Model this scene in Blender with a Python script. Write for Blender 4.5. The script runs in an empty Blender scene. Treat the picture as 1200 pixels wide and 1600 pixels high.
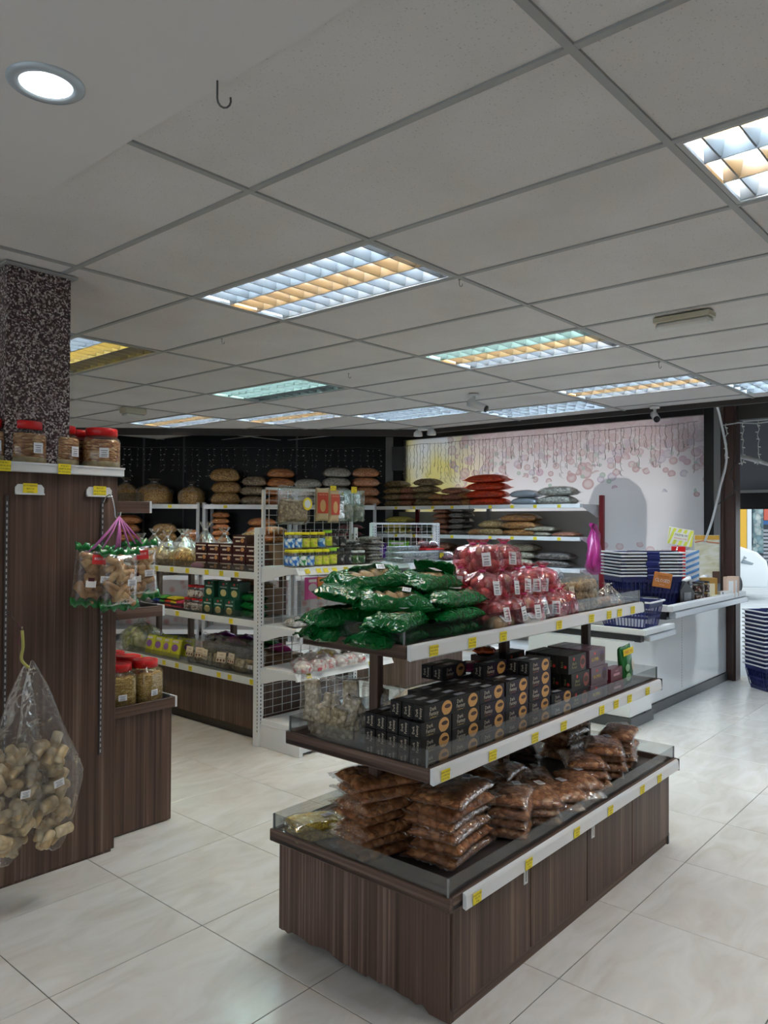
import bpy, bmesh, math, random
import numpy as np
from mathutils import Vector, Matrix, noise
random.seed(7)
SC = bpy.context.scene
COL = SC.collection
H = 1.5577                       # camera height, metres
# ---------------------------------------------------------------- camera
FX, PITCH, ROLL, YAW = 1201.8, .0133, .0052, .7237
_W = np.array([[math.sin(YAW), math.cos(YAW), 0], [-math.cos(YAW), math.sin(YAW), 0], [0, 0, 1.]])
_F = np.array([0, math.cos(PITCH), math.sin(PITCH)]); _r = np.array([1, 0, 0.]); _u = np.cross(_r, _F)
_r2 = math.cos(ROLL)*_r + math.sin(ROLL)*_u; _u2 = -math.sin(ROLL)*_r + math.cos(ROLL)*_u
_f, _rr, _uu = _W @ _F, _W @ _r2, _W @ _u2
cam_d = bpy.data.cameras.new('camera'); cam = bpy.data.objects.new('camera', cam_d); COL.objects.link(cam)
cam_d.sensor_width = 36; cam_d.lens = FX/1600*36; cam_d.clip_end = 200; cam_d.clip_start = .05
cam.matrix_world = Matrix(((_rr[0], _uu[0], -_f[0], 0), (_rr[1], _uu[1], -_f[1], 0), (_rr[2], _uu[2], -_f[2], H), (0, 0, 0, 1)))
SC.camera = cam
# ---------------------------------------------------------------- light and exposure
SC.view_settings.view_transform = 'Standard'; SC.view_settings.look = 'None'
SC.view_settings.gamma = 1; SC.view_settings.use_curve_mapping = False
SC.view_settings.exposure = 0.42
WORLD_STRENGTH = 1.1
TUBE = 110.0                      # emission strength of the fluorescent tubes
w = bpy.data.worlds.new('daylight'); SC.world = w; w.use_nodes = True
bg = w.node_tree.nodes['Background']; bg.inputs[0].default_value = (.86, .94, 1, 1); bg.inputs[1].default_value = WORLD_STRENGTH
try:
    SC.cycles.transparent_max_bounces = 24; SC.cycles.max_bounces = 8; SC.cycles.use_denoising = True
    SC.cycles.sample_clamp_indirect = 4; SC.cycles.caustics_reflective = False; SC.cycles.caustics_refractive = False
except Exception: pass
def lamp(name, kind, loc, target, energy, color=(1, 1, 1), **kw):
    d = bpy.data.lights.new(name, kind); d.energy = energy; d.color = color
    for k, v in kw.items(): setattr(d, k, v)
    o = bpy.data.objects.new(name, d); COL.objects.link(o); o.location = loc
    o.rotation_euler = (Vector(target)-Vector(loc)).to_track_quat('-Z', 'Y').to_euler()
    return o
# added spot outside, not a real source: backlights the printed window film
lamp('added_window_backlight', 'SPOT', (15.5, 4.4, 2.6), (8.1, 4.45, 1.9), 1050, (1, .98, .94), spot_size=math.radians(24), spot_blend=.35, shadow_soft_size=.10)
# ---------------------------------------------------------------- materials
MATS = {}
def new_mat(name):
    m = bpy.data.materials.new(name); m.use_nodes = True; MATS[name] = m
    nt = m.node_tree; b = nt.nodes['Principled BSDF']
    return m, nt, b
def P(name, col, rough=.5, metal=0, spec=.5, coat=0, emit=None, es=0, alpha=1, sheen=0):
    if name in MATS: return MATS[name]
    m, nt, b = new_mat(name)
    b.inputs['Base Color'].default_value = (*col, 1); b.inputs['Roughness'].default_value = rough
    b.inputs['Metallic'].default_value = metal; b.inputs['Specular IOR Level'].default_value = spec
    b.inputs['Coat Weight'].default_value = coat; b.inputs['Coat Roughness'].default_value = .1
    if emit: b.inputs['Emission Color'].default_value = (*emit, 1); b.inputs['Emission Strength'].default_value = es
    if alpha < 1: b.inputs['Alpha'].default_value = alpha
    return m
def N(nt, t, **kw):
    n = nt.nodes.new(t)
    for k, v in kw.items():
        if k in n.bl_rna.properties: setattr(n, k, v)
        else: n.inputs[k.replace('_', ' ')].default_value = v
    return n
def ramp(nt, stops, src=None, interp='LINEAR'):
    r = nt.nodes.new('ShaderNodeValToRGB'); e = r.color_ramp.elements; r.color_ramp.interpolation = interp
    e[0].position, e[0].color = stops[0][0], (*stops[0][1], 1)
    e[1].position, e[1].color = stops[1][0], (*stops[1][1], 1)
    for p, c in stops[2:]:
        x = e.new(p); x.color = (*c, 1)
    if src is not None: nt.links.new(src, r.inputs[0])
    return r
def coords(nt, scale=(1, 1, 1), kind='Object', rnd=False):
    tc = nt.nodes.new('ShaderNodeTexCoord'); mp = nt.nodes.new('ShaderNodeMapping')
    mp.inputs['Scale'].default_value = scale; nt.links.new(tc.outputs[kind], mp.inputs[0])
    if rnd:
        oi = nt.nodes.new('ShaderNodeObjectInfo'); mu = nt.nodes.new('ShaderNodeVectorMath'); mu.operation = 'MULTIPLY'
        mu.inputs[1].default_value = (7.3, 5.1, 3.7); nt.links.new(oi.outputs['Random'], mu.inputs[0]); nt.links.new(mu.outputs[0], mp.inputs['Location'])
    return mp.outputs[0]
def bump(nt, b, h, strength=.3, dist=.01):
    bp = nt.nodes.new('ShaderNodeBump'); bp.inputs['Strength'].default_value = strength; bp.inputs['Distance'].default_value = dist
    nt.links.new(h, bp.inputs['Height']); nt.links.new(bp.outputs[0], b.inputs['Normal'])
def wood(name, axis='z', base=((.044, .024, .017), (.104, .062, .047), (.20, .135, .105)), rnd=True):
    if name in MATS: return MATS[name]
    m, nt, b = new_mat(name)
    sc = {'z': (9, 9, .35), 'x': (.35, 9, 9), 'y': (9, .35, 9)}[axis]
    v = coords(nt, sc, rnd=rnd)
    n1 = N(nt, 'ShaderNodeTexNoise', Scale=2.2, Detail=5.0, Roughness=.6); nt.links.new(v, n1.inputs['Vector'])
    v2 = coords(nt, tuple(s*(6 if s > 1 else 1) for s in sc), rnd=rnd)
    n2 = N(nt, 'ShaderNodeTexNoise', Scale=1.6, Detail=3.0); nt.links.new(v2, n2.inputs['Vector'])
    mx = N(nt, 'ShaderNodeMath', operation='MULTIPLY_ADD'); nt.links.new(n2.outputs[0], mx.inputs[0]); mx.inputs[1].default_value = .55; 
    hf = N(nt, 'ShaderNodeMath', operation='MULTIPLY'); nt.links.new(n1.outputs[0], hf.inputs[0]); hf.inputs[1].default_value = .5
    nt.links.new(hf.outputs[0], mx.inputs[2])
    r = ramp(nt, [(.36, base[0]), (.56, base[1]), (.68, base[2])], mx.outputs[0]); nt.links.new(r.outputs[0], b.inputs['Base Color'])
    b.inputs['Roughness'].default_value = .45; b.inputs['Specular IOR Level'].default_value = .3; bump(nt, b, mx.outputs[0], .12, .002)
    return m
WOODV = wood('walnut_laminate_upright'); WOODX = wood('walnut_laminate_along_x', 'x'); WOODY = wood('walnut_laminate_along_y', 'y')
WHITE = P('white_enamel', (.74, .75, .76), .32, spec=.5)
WHITEG = P('white_gloss_laminate', (.80, .82, .83), .10, spec=.6, coat=.6)
ALU = P('brushed_aluminium', (.62, .63, .65), .3, 1)
STEEL = P('chrome_wire', (.75, .75, .77), .2, 1)
BLACK = P('black_plastic', (.012, .012, .014), .35)
DARK = P('dark_void_paint', (.018, .018, .020), .7)
YEL = P('yellow_tag_paper', (.88, .70, .02), .55)
INK = P('black_ink', (.01, .01, .01), .6)
PAPER = P('white_sticker_paper', (.82, .82, .84), .5)
GREYINK = P('grey_ink', (.22, .22, .24), .6)
RED = P('red_plastic', (.62, .012, .015), .3)
NAVY = P('navy_plastic', (.012, .018, .12), .35)
BROWNM = P('brown_painted_frame', (.055, .026, .020), .4)

def film(name, tint=(1, 1, 1), cover=.02, gloss=.40, rough=.08, wr=34, strength=.55, dist=.012, body=None):
    """thin clear plastic: mostly see-through, glossy where it creases"""
    if name in MATS: return MATS[name]
    m = bpy.data.materials.new(name); m.use_nodes = True; MATS[name] = m; nt = m.node_tree; nt.nodes.clear()
    out = nt.nodes.new('ShaderNodeOutputMaterial')
    tr = nt.nodes.new('ShaderNodeBsdfTransparent'); tr.inputs[0].default_value = (*tint, 1)
    gl = nt.nodes.new('ShaderNodeBsdfGlossy'); gl.inputs['Roughness'].default_value = rough; gl.inputs[0].default_value = (1, 1, 1, 1)
    df = nt.nodes.new('ShaderNodeBsdfDiffuse'); df.inputs[0].default_value = (*(body or (.8, .8, .8)), 1)
    lw = nt.nodes.new('ShaderNodeLayerWeight'); lw.inputs[0].default_value = .32
    ml = nt.nodes.new('ShaderNodeMath'); ml.operation = 'MULTIPLY_ADD'; ml.inputs[1].default_value = gloss; ml.inputs[2].default_value = .03; ml.use_clamp = True
    nt.links.new(lw.outputs['Fresnel'], ml.inputs[0])
    m1 = nt.nodes.new('ShaderNodeMixShader'); m1.inputs[0].default_value = cover
    nt.links.new(tr.outputs[0], m1.inputs[1]); nt.links.new(df.outputs[0], m1.inputs[2])
    m2 = nt.nodes.new('ShaderNodeMixShader'); nt.links.new(ml.outputs[0], m2.inputs[0]); nt.links.new(m1.outputs[0], m2.inputs[1]); nt.links.new(gl.outputs[0], m2.inputs[2])
    if wr:
        v = coords(nt, (1, .45, 1), rnd=True); n1 = N(nt, 'ShaderNodeTexNoise', Scale=float(wr), Detail=2.0, Distortion=1.2); nt.links.new(v, n1.inputs['Vector'])
        rg = N(nt, 'ShaderNodeMath', operation='SUBTRACT'); nt.links.new(n1.outputs[0], rg.inputs[0]); rg.inputs[1].default_value = .5
        ab = N(nt, 'ShaderNodeMath', operation='ABSOLUTE'); nt.links.new(rg.outputs[0], ab.inputs[0])
        bp = nt.nodes.new('ShaderNodeBump'); bp.inputs['Strength'].default_value = strength; bp.inputs['Distance'].default_value = dist
        nt.links.new(ab.outputs[0], bp.inputs['Height']); nt.links.new(bp.outputs[0], gl.inputs['Normal']); nt.links.new(bp.outputs[0], lw.inputs['Normal'])
    nt.links.new(m2.outputs[0], out.inputs[0])
    return m
CLEAR = film('clear_bag_film')
CLEARFAR = film('clear_bag_film_shelf', cover=.02, wr=20, strength=.5, gloss=.28, rough=.2)
ACRYL = film('clear_acrylic', tint=(.80, .81, .81), cover=.008, gloss=.13, rough=.04, wr=0)
JARF = film('clear_jar_plastic', cover=.02, gloss=.55, rough=.06, wr=8, strength=.15)
PINKF = film('pink_bag_film', tint=(1, .60, .66), cover=.09, gloss=.28, rough=.14, wr=26, strength=.8, body=(.50, .012, .10))
MILKY = film('cloudy_bag_film', cover=.12, gloss=.4, rough=.15, wr=14, strength=.6)
def crumbs(name, c1, c2, c3, scale=60, strength=.9, dist=.006, rough=.6, stretch=(1, 1, 1)):
    if name in MATS: return MATS[name]
    m, nt, b = new_mat(name); v = coords(nt, stretch, rnd=True)
    vo = N(nt, 'ShaderNodeTexVoronoi', Scale=float(scale)); nt.links.new(v, vo.inputs['Vector'])
    sp = nt.nodes.new('ShaderNodeSeparateColor'); nt.links.new(vo.outputs['Color'], sp.inputs[0])
    r = ramp(nt, [(0, c1), (.55, c2), (1, c3)], sp.outputs[0])
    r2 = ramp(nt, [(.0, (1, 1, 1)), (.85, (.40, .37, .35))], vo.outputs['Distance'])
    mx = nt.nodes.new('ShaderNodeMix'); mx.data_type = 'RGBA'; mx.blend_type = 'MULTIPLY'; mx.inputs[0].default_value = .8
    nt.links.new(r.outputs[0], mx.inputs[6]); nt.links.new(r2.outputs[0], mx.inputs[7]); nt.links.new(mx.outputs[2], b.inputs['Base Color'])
    inv = N(nt, 'ShaderNodeMath', operation='SUBTRACT'); inv.inputs[0].default_value = 1; nt.links.new(vo.outputs['Distance'], inv.inputs[1])
    bump(nt, b, inv.outputs[0], strength, dist); b.inputs['Roughness'].default_value = rough
    return m
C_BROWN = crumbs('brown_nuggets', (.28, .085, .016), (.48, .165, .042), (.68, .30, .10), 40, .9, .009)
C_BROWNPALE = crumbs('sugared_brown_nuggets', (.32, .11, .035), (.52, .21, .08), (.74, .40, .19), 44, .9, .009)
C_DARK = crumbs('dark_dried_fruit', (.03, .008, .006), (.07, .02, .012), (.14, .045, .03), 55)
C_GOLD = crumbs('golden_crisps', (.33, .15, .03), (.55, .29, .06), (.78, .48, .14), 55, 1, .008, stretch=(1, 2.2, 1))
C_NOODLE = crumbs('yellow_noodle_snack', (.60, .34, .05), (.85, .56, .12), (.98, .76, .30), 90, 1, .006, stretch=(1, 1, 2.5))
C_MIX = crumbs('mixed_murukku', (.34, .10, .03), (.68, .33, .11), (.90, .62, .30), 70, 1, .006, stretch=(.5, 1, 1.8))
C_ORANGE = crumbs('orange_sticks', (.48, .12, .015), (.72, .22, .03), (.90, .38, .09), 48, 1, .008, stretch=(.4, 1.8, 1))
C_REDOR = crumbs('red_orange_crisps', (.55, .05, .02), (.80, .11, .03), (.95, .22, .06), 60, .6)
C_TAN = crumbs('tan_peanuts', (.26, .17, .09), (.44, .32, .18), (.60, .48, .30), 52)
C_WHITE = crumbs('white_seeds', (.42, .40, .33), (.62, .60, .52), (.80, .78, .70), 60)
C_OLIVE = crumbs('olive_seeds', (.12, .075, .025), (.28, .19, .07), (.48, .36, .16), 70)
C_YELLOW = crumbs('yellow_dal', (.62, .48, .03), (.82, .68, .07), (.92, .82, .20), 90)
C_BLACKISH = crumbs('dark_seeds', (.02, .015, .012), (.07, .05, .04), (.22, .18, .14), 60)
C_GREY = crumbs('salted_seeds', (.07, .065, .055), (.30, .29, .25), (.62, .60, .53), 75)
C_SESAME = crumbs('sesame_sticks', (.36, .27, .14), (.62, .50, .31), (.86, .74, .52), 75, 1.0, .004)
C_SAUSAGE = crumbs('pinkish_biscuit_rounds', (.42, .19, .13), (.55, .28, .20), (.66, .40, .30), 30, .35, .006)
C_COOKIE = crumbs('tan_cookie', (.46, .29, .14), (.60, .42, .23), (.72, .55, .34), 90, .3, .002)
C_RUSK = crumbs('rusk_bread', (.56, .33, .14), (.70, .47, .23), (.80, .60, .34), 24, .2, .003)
# tiles
def floor_mat():
    m, nt, b = new_mat('cream_porcelain_tile'); v = coords(nt, (1.6, 4.2, 1), rnd=True)
    n = N(nt, 'ShaderNodeTexNoise', Scale=1.6, Detail=6.0, Roughness=.55, Distortion=1.3); nt.links.new(v, n.inputs['Vector'])
    r = ramp(nt, [(.30, (.62, .59, .54)), (.55, (.71, .69, .66)), (.72, (.75, .74, .72))], n.outputs[0]); nt.links.new(r.outputs[0], b.inputs['Base Color'])
    r2 = ramp(nt, [(.3, (.12, .12, .12)), (.7, (.22, .22, .22))], n.outputs[0]); nt.links.new(r2.outputs[0], b.inputs['Roughness'])
    b.inputs['Specular IOR Level'].default_value = .5
    return m
TILE = floor_mat(); GROUT = P('dark_grout', (.10, .095, .09), .8)
def ceil_mat():
    m, nt, b = new_mat('mineral_fibre_tile'); v = coords(nt, (1, 1, 1), rnd=True)
    n = N(nt, 'ShaderNodeTexNoise', Scale=150.0, Detail=2.0); nt.links.new(v, n.inputs['Vector'])
    r = ramp(nt, [(.28, (.46, .43, .41)), (.36, (.70, .67, .65))], n.outputs[0])
    n2 = N(nt, 'ShaderNodeTexNoise', Scale=2.0, Detail=4.0); nt.links.new(v, n2.inputs['Vector'])
    r2 = ramp(nt, [(.3, (.90, .89, .87)), (.6, (1, 1, 1))], n2.outputs[0])
    mx = nt.nodes.new('ShaderNodeMix'); mx.data_type = 'RGBA'; mx.blend_type = 'MULTIPLY'; mx.inputs[0].default_value = 1
    nt.links.new(r.outputs[0], mx.inputs[6]); nt.links.new(r2.outputs[0], mx.inputs[7]); nt.links.new(mx.outputs[2], b.inputs['Base Color'])
    b.inputs['Roughness'].default_value = .9; bump(nt, b, n.outputs[0], .15, .002)
    return m
CTILE = ceil_mat(); PLASTER = P('painted_plasterboard', (.70, .67, .66), .7); TBAR = P('grey_ceiling_bar', (.34, .34, .33), .5)
def granite():
    m, nt, b = new_mat('speckled_granite'); v = coords(nt)
    vo = N(nt, 'ShaderNodeTexVoronoi', Scale=150.0); nt.links.new(v, vo.inputs['Vector'])
    sp = nt.nodes.new('ShaderNodeSeparateColor'); nt.links.new(vo.outputs['Color'], sp.inputs[0])
    r = ramp(nt, [(0, (.035, .02, .022)), (.45, (.09, .05, .052)), (.62, (.28, .22, .215)), (.85, (.52, .46, .44))], sp.outputs[0], 'CONSTANT')
    nt.links.new(r.outputs[0], b.inputs['Base Color']); b.inputs['Roughness'].default_value = .25
    return m
GRANITE = granite()
# ---------------------------------------------------------------- mesh helpers
class MB:
    def __init__(s): s.v = []; s.f = []; s.m = []; s.sm = []
    def add(s, vs, fs, mi=0, smooth=False):
        k = len(s.v); s.v += [tuple(p) for p in vs]; s.f += [tuple(i+k for i in f) for f in fs]; s.m += [mi]*len(fs); s.sm += [smooth]*len(fs)
    def box(s, x0, x1, y0, y1, z0, z1, mi=0, c=0):
        if c > 0:
            c = min(c, (x1-x0)*.45, (y1-y0)*.45, (z1-z0)*.45)
            vs = []
            for X, dx in ((x0, c), (x1, -c)):
                for Y, dy in ((y0, c), (y1, -c)):
                    for Zz, dz in ((z0, c), (z1, -c)):
                        vs += [(X, Y+dy, Zz+dz), (X+dx, Y, Zz+dz), (X+dx, Y+dy, Zz)]
            def I(a, b, d, k): return (a*4+b*2+d)*3+k
            fs = []
            for a in (0, 1):
                q = [I(a, 0, 0, 0), I(a, 1, 0, 0), I(a, 1, 1, 0), I(a, 0, 1, 0)]; fs.append(q if a else q[::-1])
            for b in (0, 1):
                q = [I(0, b, 0, 1), I(1, b, 0, 1), I(1, b, 1, 1), I(0, b, 1, 1)]; fs.append(q[::-1] if b else q)
            for d in (0, 1):
                q = [I(0, 0, d, 2), I(1, 0, d, 2), I(1, 1, d, 2), I(0, 1, d, 2)]; fs.append(q if d else q[::-1])
            for a in (0, 1):
                for b in (0, 1): fs.append([I(a, b, 0, 0), I(a, b, 1, 0), I(a, b, 1, 1), I(a, b, 0, 1)])
                for d in (0, 1): fs.append([I(a, 0, d, 0), I(a, 1, d, 0), I(a, 1, d, 2), I(a, 0, d, 2)])
            for b in (0, 1):
                for d in (0, 1): fs.append([I(0, b, d, 1), I(1, b, d, 1), I(1, b, d, 2), I(0, b, d, 2)])
            for a in (0, 1):
                for b in (0, 1):
                    for d in (0, 1): fs.append([I(a, b, d, 0), I(a, b, d, 1), I(a, b, d, 2)])
            s.add(vs, fs, mi); return
        vs = [(x, y, z) for x in (x0, x1) for y in (y0, y1) for z in (z0, z1)]
        s.add(vs, [(0, 1, 3, 2), (4, 6, 7, 5), (0, 4, 5, 1), (2, 3, 7, 6), (0, 2, 6, 4), (1, 5, 7, 3)], mi)
    def tube(s, pts, r, n=6, mi=0, cap=True, smooth=True):
        pts = [Vector(p) for p in pts]; rs = r if isinstance(r, (list, tuple)) else [r]*len(pts)
        k = len(s.v); prev = None; vs = []
        for i, p in enumerate(pts):
            t = (pts[min(i+1, len(pts)-1)]-pts[max(i-1, 0)]).normalized()
            if prev is None: a = t.orthogonal().normalized()
            else: a = (prev - t*prev.dot(t)); a = a.normalized() if a.length > 1e-6 else t.orthogonal().normalized()
            prev = a; b = t.cross(a)
            for j in range(n):
                an = 2*math.pi*j/n; vs.append(p+(a*math.cos(an)+b*math.sin(an))*rs[i])
        fs = [(i*n+j, i*n+(j+1) % n, (i+1)*n+(j+1) % n, (i+1)*n+j) for i in range(len(pts)-1) for j in range(n)]
        if cap: fs += [tuple(range(n))[::-1], tuple((len(pts)-1)*n+j for j in range(n))]
        s.add(vs, fs, mi, smooth)
    def lathe(s, prof, n=20, mi=0, sq=2.0, cx=0, cy=0, smooth=True, capb=True, capt=True, ax=1, ay=1, fn=None):
        vs = []
        for (r, z) in prof:
            for j in range(n):
                a = 2*math.pi*j/n; c, d = math.cos(a), math.sin(a)
                q = (abs(c)**sq+abs(d)**sq)**(-1/sq); rr = r*q*(fn(a, z) if fn else 1)
                vs.append((cx+c*rr*ax, cy+d*rr*ay, z))
        fs = [(i*n+j, i*n+(j+1) % n, (i+1)*n+(j+1) % n, (i+1)*n+j) for i in range(len(prof)-1) for j in range(n)]
        s.add(vs, fs, mi, smooth)
        k = len(s.v)-len(vs)
        if capb: s.f.append(tuple(k+j for j in range(n))[::-1]); s.m.append(mi); s.sm.append(False)
        if capt: s.f.append(tuple(k+(len(prof)-1)*n+j for j in range(n))); s.m.append(mi); s.sm.append(False)
    def prism(s, poly, a0, a1, axis='y', mi=0):
        """poly: 2-D outline (ccw) extruded along axis"""
        n = len(poly); vs = []
        for a in (a0, a1):
            for (p, q) in poly:
                vs.append({'y': (p, a, q), 'x': (a, p, q), 'z': (p, q, a)}[axis])
        fs = [tuple(range(n)), tuple(range(n, 2*n))[::-1]]+[(i, i+n, (i+1) % n+n, (i+1) % n) for i in range(n)]
        s.add(vs, fs, mi)
    def mesh(s, name, mats):
        me = bpy.data.meshes.new(name); me.from_pydata(s.v, [], s.f); 
        for m in (mats if isinstance(mats, (list, tuple)) else [mats]): me.materials.append(m)
        me.polygons.foreach_set('material_index', s.m); me.polygons.foreach_set('use_smooth', s.sm)
        bm = bmesh.new(); bm.from_mesh(me); bmesh.ops.recalc_face_normals(bm, faces=bm.faces); bm.to_mesh(me); bm.free()
        me.update(); return me
    def obj(s, name, mats, parent=None, loc=(0, 0, 0), rot=(0, 0, 0)):
        return link(name, s.mesh(name, mats), parent, loc, rot)
def link(name, me, parent=None, loc=(0, 0, 0), rot=(0, 0, 0), scale=None):
    o = bpy.data.objects.new(name, me); COL.objects.link(o); o.location = loc; o.rotation_euler = rot
    if scale is not None: o.scale = scale if isinstance(scale, (tuple, list)) else (scale,)*3
    if parent is not None: o.parent = parent
    return o
def tag(o, label, cat, group=None):
    o['label'] = label; o['category'] = cat
    if group: o['group'] = group
    return o
def thing(name, label, cat, loc=(0, 0, 0), rot=(0, 0, 0), group=None, scale=None):
    o = bpy.data.objects.new(name, None); o.empty_display_size = .05; COL.objects.link(o); o.location = loc; o.rotation_euler = rot
    if scale is not None: o.scale = scale if isinstance(scale, (tuple, list)) else (scale,)*3
    return tag(o, label, cat, group)
def struct(o): o['kind'] = 'structure'; return o
KIDS = {}
def proto(parts):
    """parts: list of (name, mesh, loc, rot) or with sub-list; returns a recipe"""
    return parts
def make(recipe, name, label, cat, loc, rot=(0, 0, 0), scale=None, group=None):
    t = thing(name, label, cat, loc, rot, group, scale)
    for r in recipe:
        link(r[0], r[1], t, r[2] if len(r) > 2 else (0, 0, 0), r[3] if len(r) > 3 else (0, 0, 0))
    return t
_TC = {}
def text_data(body, size):
    k = (body, size)
    if k in _TC: return _TC[k]
    c = bpy.data.curves.new('lettering', 'FONT'); c.body = body; c.size = size; c.align_x = 'CENTER'; c.align_y = 'CENTER'; c.resolution_u = 1
    o = bpy.data.objects.new('lettering', c); COL.objects.link(o)
    dg = bpy.context.evaluated_depsgraph_get(); me = bpy.data.meshes.new_from_object(o.evaluated_get(dg))
    vs = [tuple(v.co) for v in me.vertices]; fs = [tuple(p.vertices) for p in me.polygons]
    bpy.data.objects.remove(o); bpy.data.curves.remove(c); bpy.data.meshes.remove(me)
    _TC[k] = (vs, fs); return _TC[k]
def put_text(mb, body, size, mat4, mi, sx=1.0):
    """adds flat lettering; mat4 maps text plane (x right, y up, z out)"""
    vs, fs = text_data(body, size)
    mb.add([tuple(mat4 @ Vector((v[0]*sx, v[1], 0))) for v in vs], fs, mi)
def face_m(origin, facing):
    """matrix for text on a face: facing '-y','-x','+z','+x' """
    o = Vector(origin)
    ax = {'-y': ((1, 0, 0), (0, 0, 1), (0, -1, 0)), '-x': ((0, -1, 0), (0, 0, 1), (-1, 0, 0)), '+z': ((1, 0, 0), (0, 1, 0), (0, 0, 1)), '+x': ((0, 1, 0), (0, 0, 1), (1, 0, 0)),
          '-xup': ((0, 0, 1), (0, 1, 0), (-1, 0, 0))}[facing]
    return Matrix(((ax[0][0], ax[1][0], ax[2][0], o.x), (ax[0][1], ax[1][1], ax[2][1], o.y), (ax[0][2], ax[1][2], ax[2][2], o.z), (0, 0, 0, 1)))
RAMP = random.Random(3)
def quad(mb, m, w, h, mi, d=0.0004):
    mb.add([tuple(m @ Vector(p)) for p in ((-w/2, -h/2, d), (w/2, -h/2, d), (w/2, h/2, d), (-w/2, h/2, d))], [(0, 1, 2, 3)], mi)
# price tags ------------------------------------------------------
TAGW = [('MURUKU', 'CAMPUR (M-8)', 'RM 15.90 (KING)'), ('ROTI KERING', 'RM 5.90', '(300G)'), ('BISCUIT', 'MULUT IKAN', 'RM 8.90 (500G)'), ('PAGODA BBQ', 'RM 3.70', '(170g)'),
        ('DARK FANTASY', 'COFFEE FILLS', 'RM 4.90 (75g)'), ('RUSK HACKING', 'MALAI (FRESH)', 'RM 5.80 (250G)'), ('KACANG', 'RM 6.50', '(500g)'), ('GULA MELAKA', 'RM 4.20', '(400G)')]
_tm = {}
def tag_mesh(k, facing='-y', s=1.0):
    key = (k % len(TAGW), facing, s)
    if key in _tm: return _tm[key]
    mb = MB(); W_, H_ = .046*s, .036*s
    m0 = face_m((0, 0, 0), facing)
    c = [m0 @ Vector(p) for p in ((-W_/2, -H_/2, 0), (W_/2, H_/2, .0012))]
    mb.box(min(c[0].x, c[1].x), max(c[0].x, c[1].x), min(c[0].y, c[1].y), max(c[0].y, c[1].y), min(c[0].z, c[1].z), max(c[0].z, c[1].z), 0)
    for i, t in enumerate(TAGW[key[0]]):
        put_text(mb, t, .0082*s, face_m(m0 @ Vector((0, (.0105-.0105*i)*s, .0017)), facing), 1, .78 if len(t) > 12 else .9)
    _tm[key] = mb.mesh('price_tag', [YEL, INK]); return _tm[key]
# ================================================================ THE SETTING
CE = 2.679
fl = MB(); fl.box(-2.6, 8.2, -4, 10.5, -.12, -.0035)
floor = struct(fl.obj('floor', GROUT))
tm_ = MB(); tm_.box(-.2985, .2985, -.2985, .2985, -.0034, 0, 0, .0012); tile_me = tm_.mesh('tile', TILE)
FA = math.radians(.54); ca, sa = math.cos(FA), math.sin(FA); rest = MB()
for i in range(-7, 14):
    for j in range(-11, 15):
        u, v = (i+.5)*.6, (j+.5)*.6
        x, y = 1.179+ca*u-sa*v, 2.491+sa*u+ca*v
        if x > 8.1 or x < -2.5 or y < -3.9 or y > 10.1: continue
        d = x*.749+y*.662; lat = x*.662-y*.749
        if d > 1.2 and abs(lat) < d*.5+.75 and y < 6.6 and d < 9.4: link('tile', tile_me, floor, (x, y, 0), (0, 0, FA))
        else:
            c4 = [(x+ca*a-sa*b, y+sa*a+ca*b, -.0002) for a, b in ((-.2985, -.2985), (.2985, -.2985), (.2985, .2985), (-.2985, .2985))]
            rest.add(c4, [(0, 1, 2, 3)])
r_ = rest.obj('remaining_tiles', TILE, floor); r_['kind'] = 'stuff'
# ceiling
cm = MB(); cm.box(-2.6, 8.2, -4, 10.5, 2.86, 2.95)
ceiling = struct(cm.obj('ceiling', PLASTER))
FIX = [(2.24, 2.066, 'CWC', 4.5), (4.04, 2.066, 'GWC', 3), (2.24, -.334, 'CWC', 3), (2.24, 4.466, 'CY0', 2), (5.84, 2.066, 'CWC', 2), (4.04, 4.466, 'GG0', 2),
       (4.64, 6.866, 'CWC', 1), (5.24, 5.666, 'CWC', 1), (5.84, 4.466, 'CCC', 1), (6.44, 3.266, 'CCC', 1), (6.44, .866, 'CCC', 1), (-1.36, -.334, 'CWC', 1), (4.04, -.334, 'CWC', 1), (-1.36, 4.466, 'CWC', 1)]
fixset = {(round(a, 2), round(b, 2)) for a, b, *_ in FIX}
def ctile(wd, ln, name='ceiling_tile'):
    mb = MB(); mb.box(-wd/2, wd/2, -ln/2, ln/2, 0, .014, 0, .002); return mb.mesh(name, CTILE)
ct_full = ctile(.578, 1.178); ct_narrow = ctile(.238, 1.178)
xs = [1.64+.6*i for i in range(-7, 10)]; ys = [2.066+1.2*k for k in range(-5, 7)]
for x in xs:
    for y in ys:
        if (round(x, 2), round(y, 2)) in fixset: continue
        nar = abs(x-7.04) < .01
        if x < 1.0 and y < 3.2: continue
        if (x*.749+y*.662) > 9.3: continue
        if nar: link('ceiling_tile', ct_narrow, ceiling, (7.17, y+.6, CE+.004))
        else: link('ceiling_tile', ct_full, ceiling, (x+.3, y+.6, CE+.004))
for x in xs:
    mb = MB(); y0 = 2.80 if x < 1.1 else -4; mb.box(x-.012, x+.012, y0, 10.4, CE-.002, CE+.006); mb.obj('ceiling_bar', TBAR, ceiling)
for y in ys:
    mb = MB(); x0 = 1.19 if y < 2.8 else -2.5; mb.box(x0, 7.3, y-.012, y+.012, CE-.0025, CE+.0055); mb.obj('ceiling_bar', TBAR, ceiling)
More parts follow.
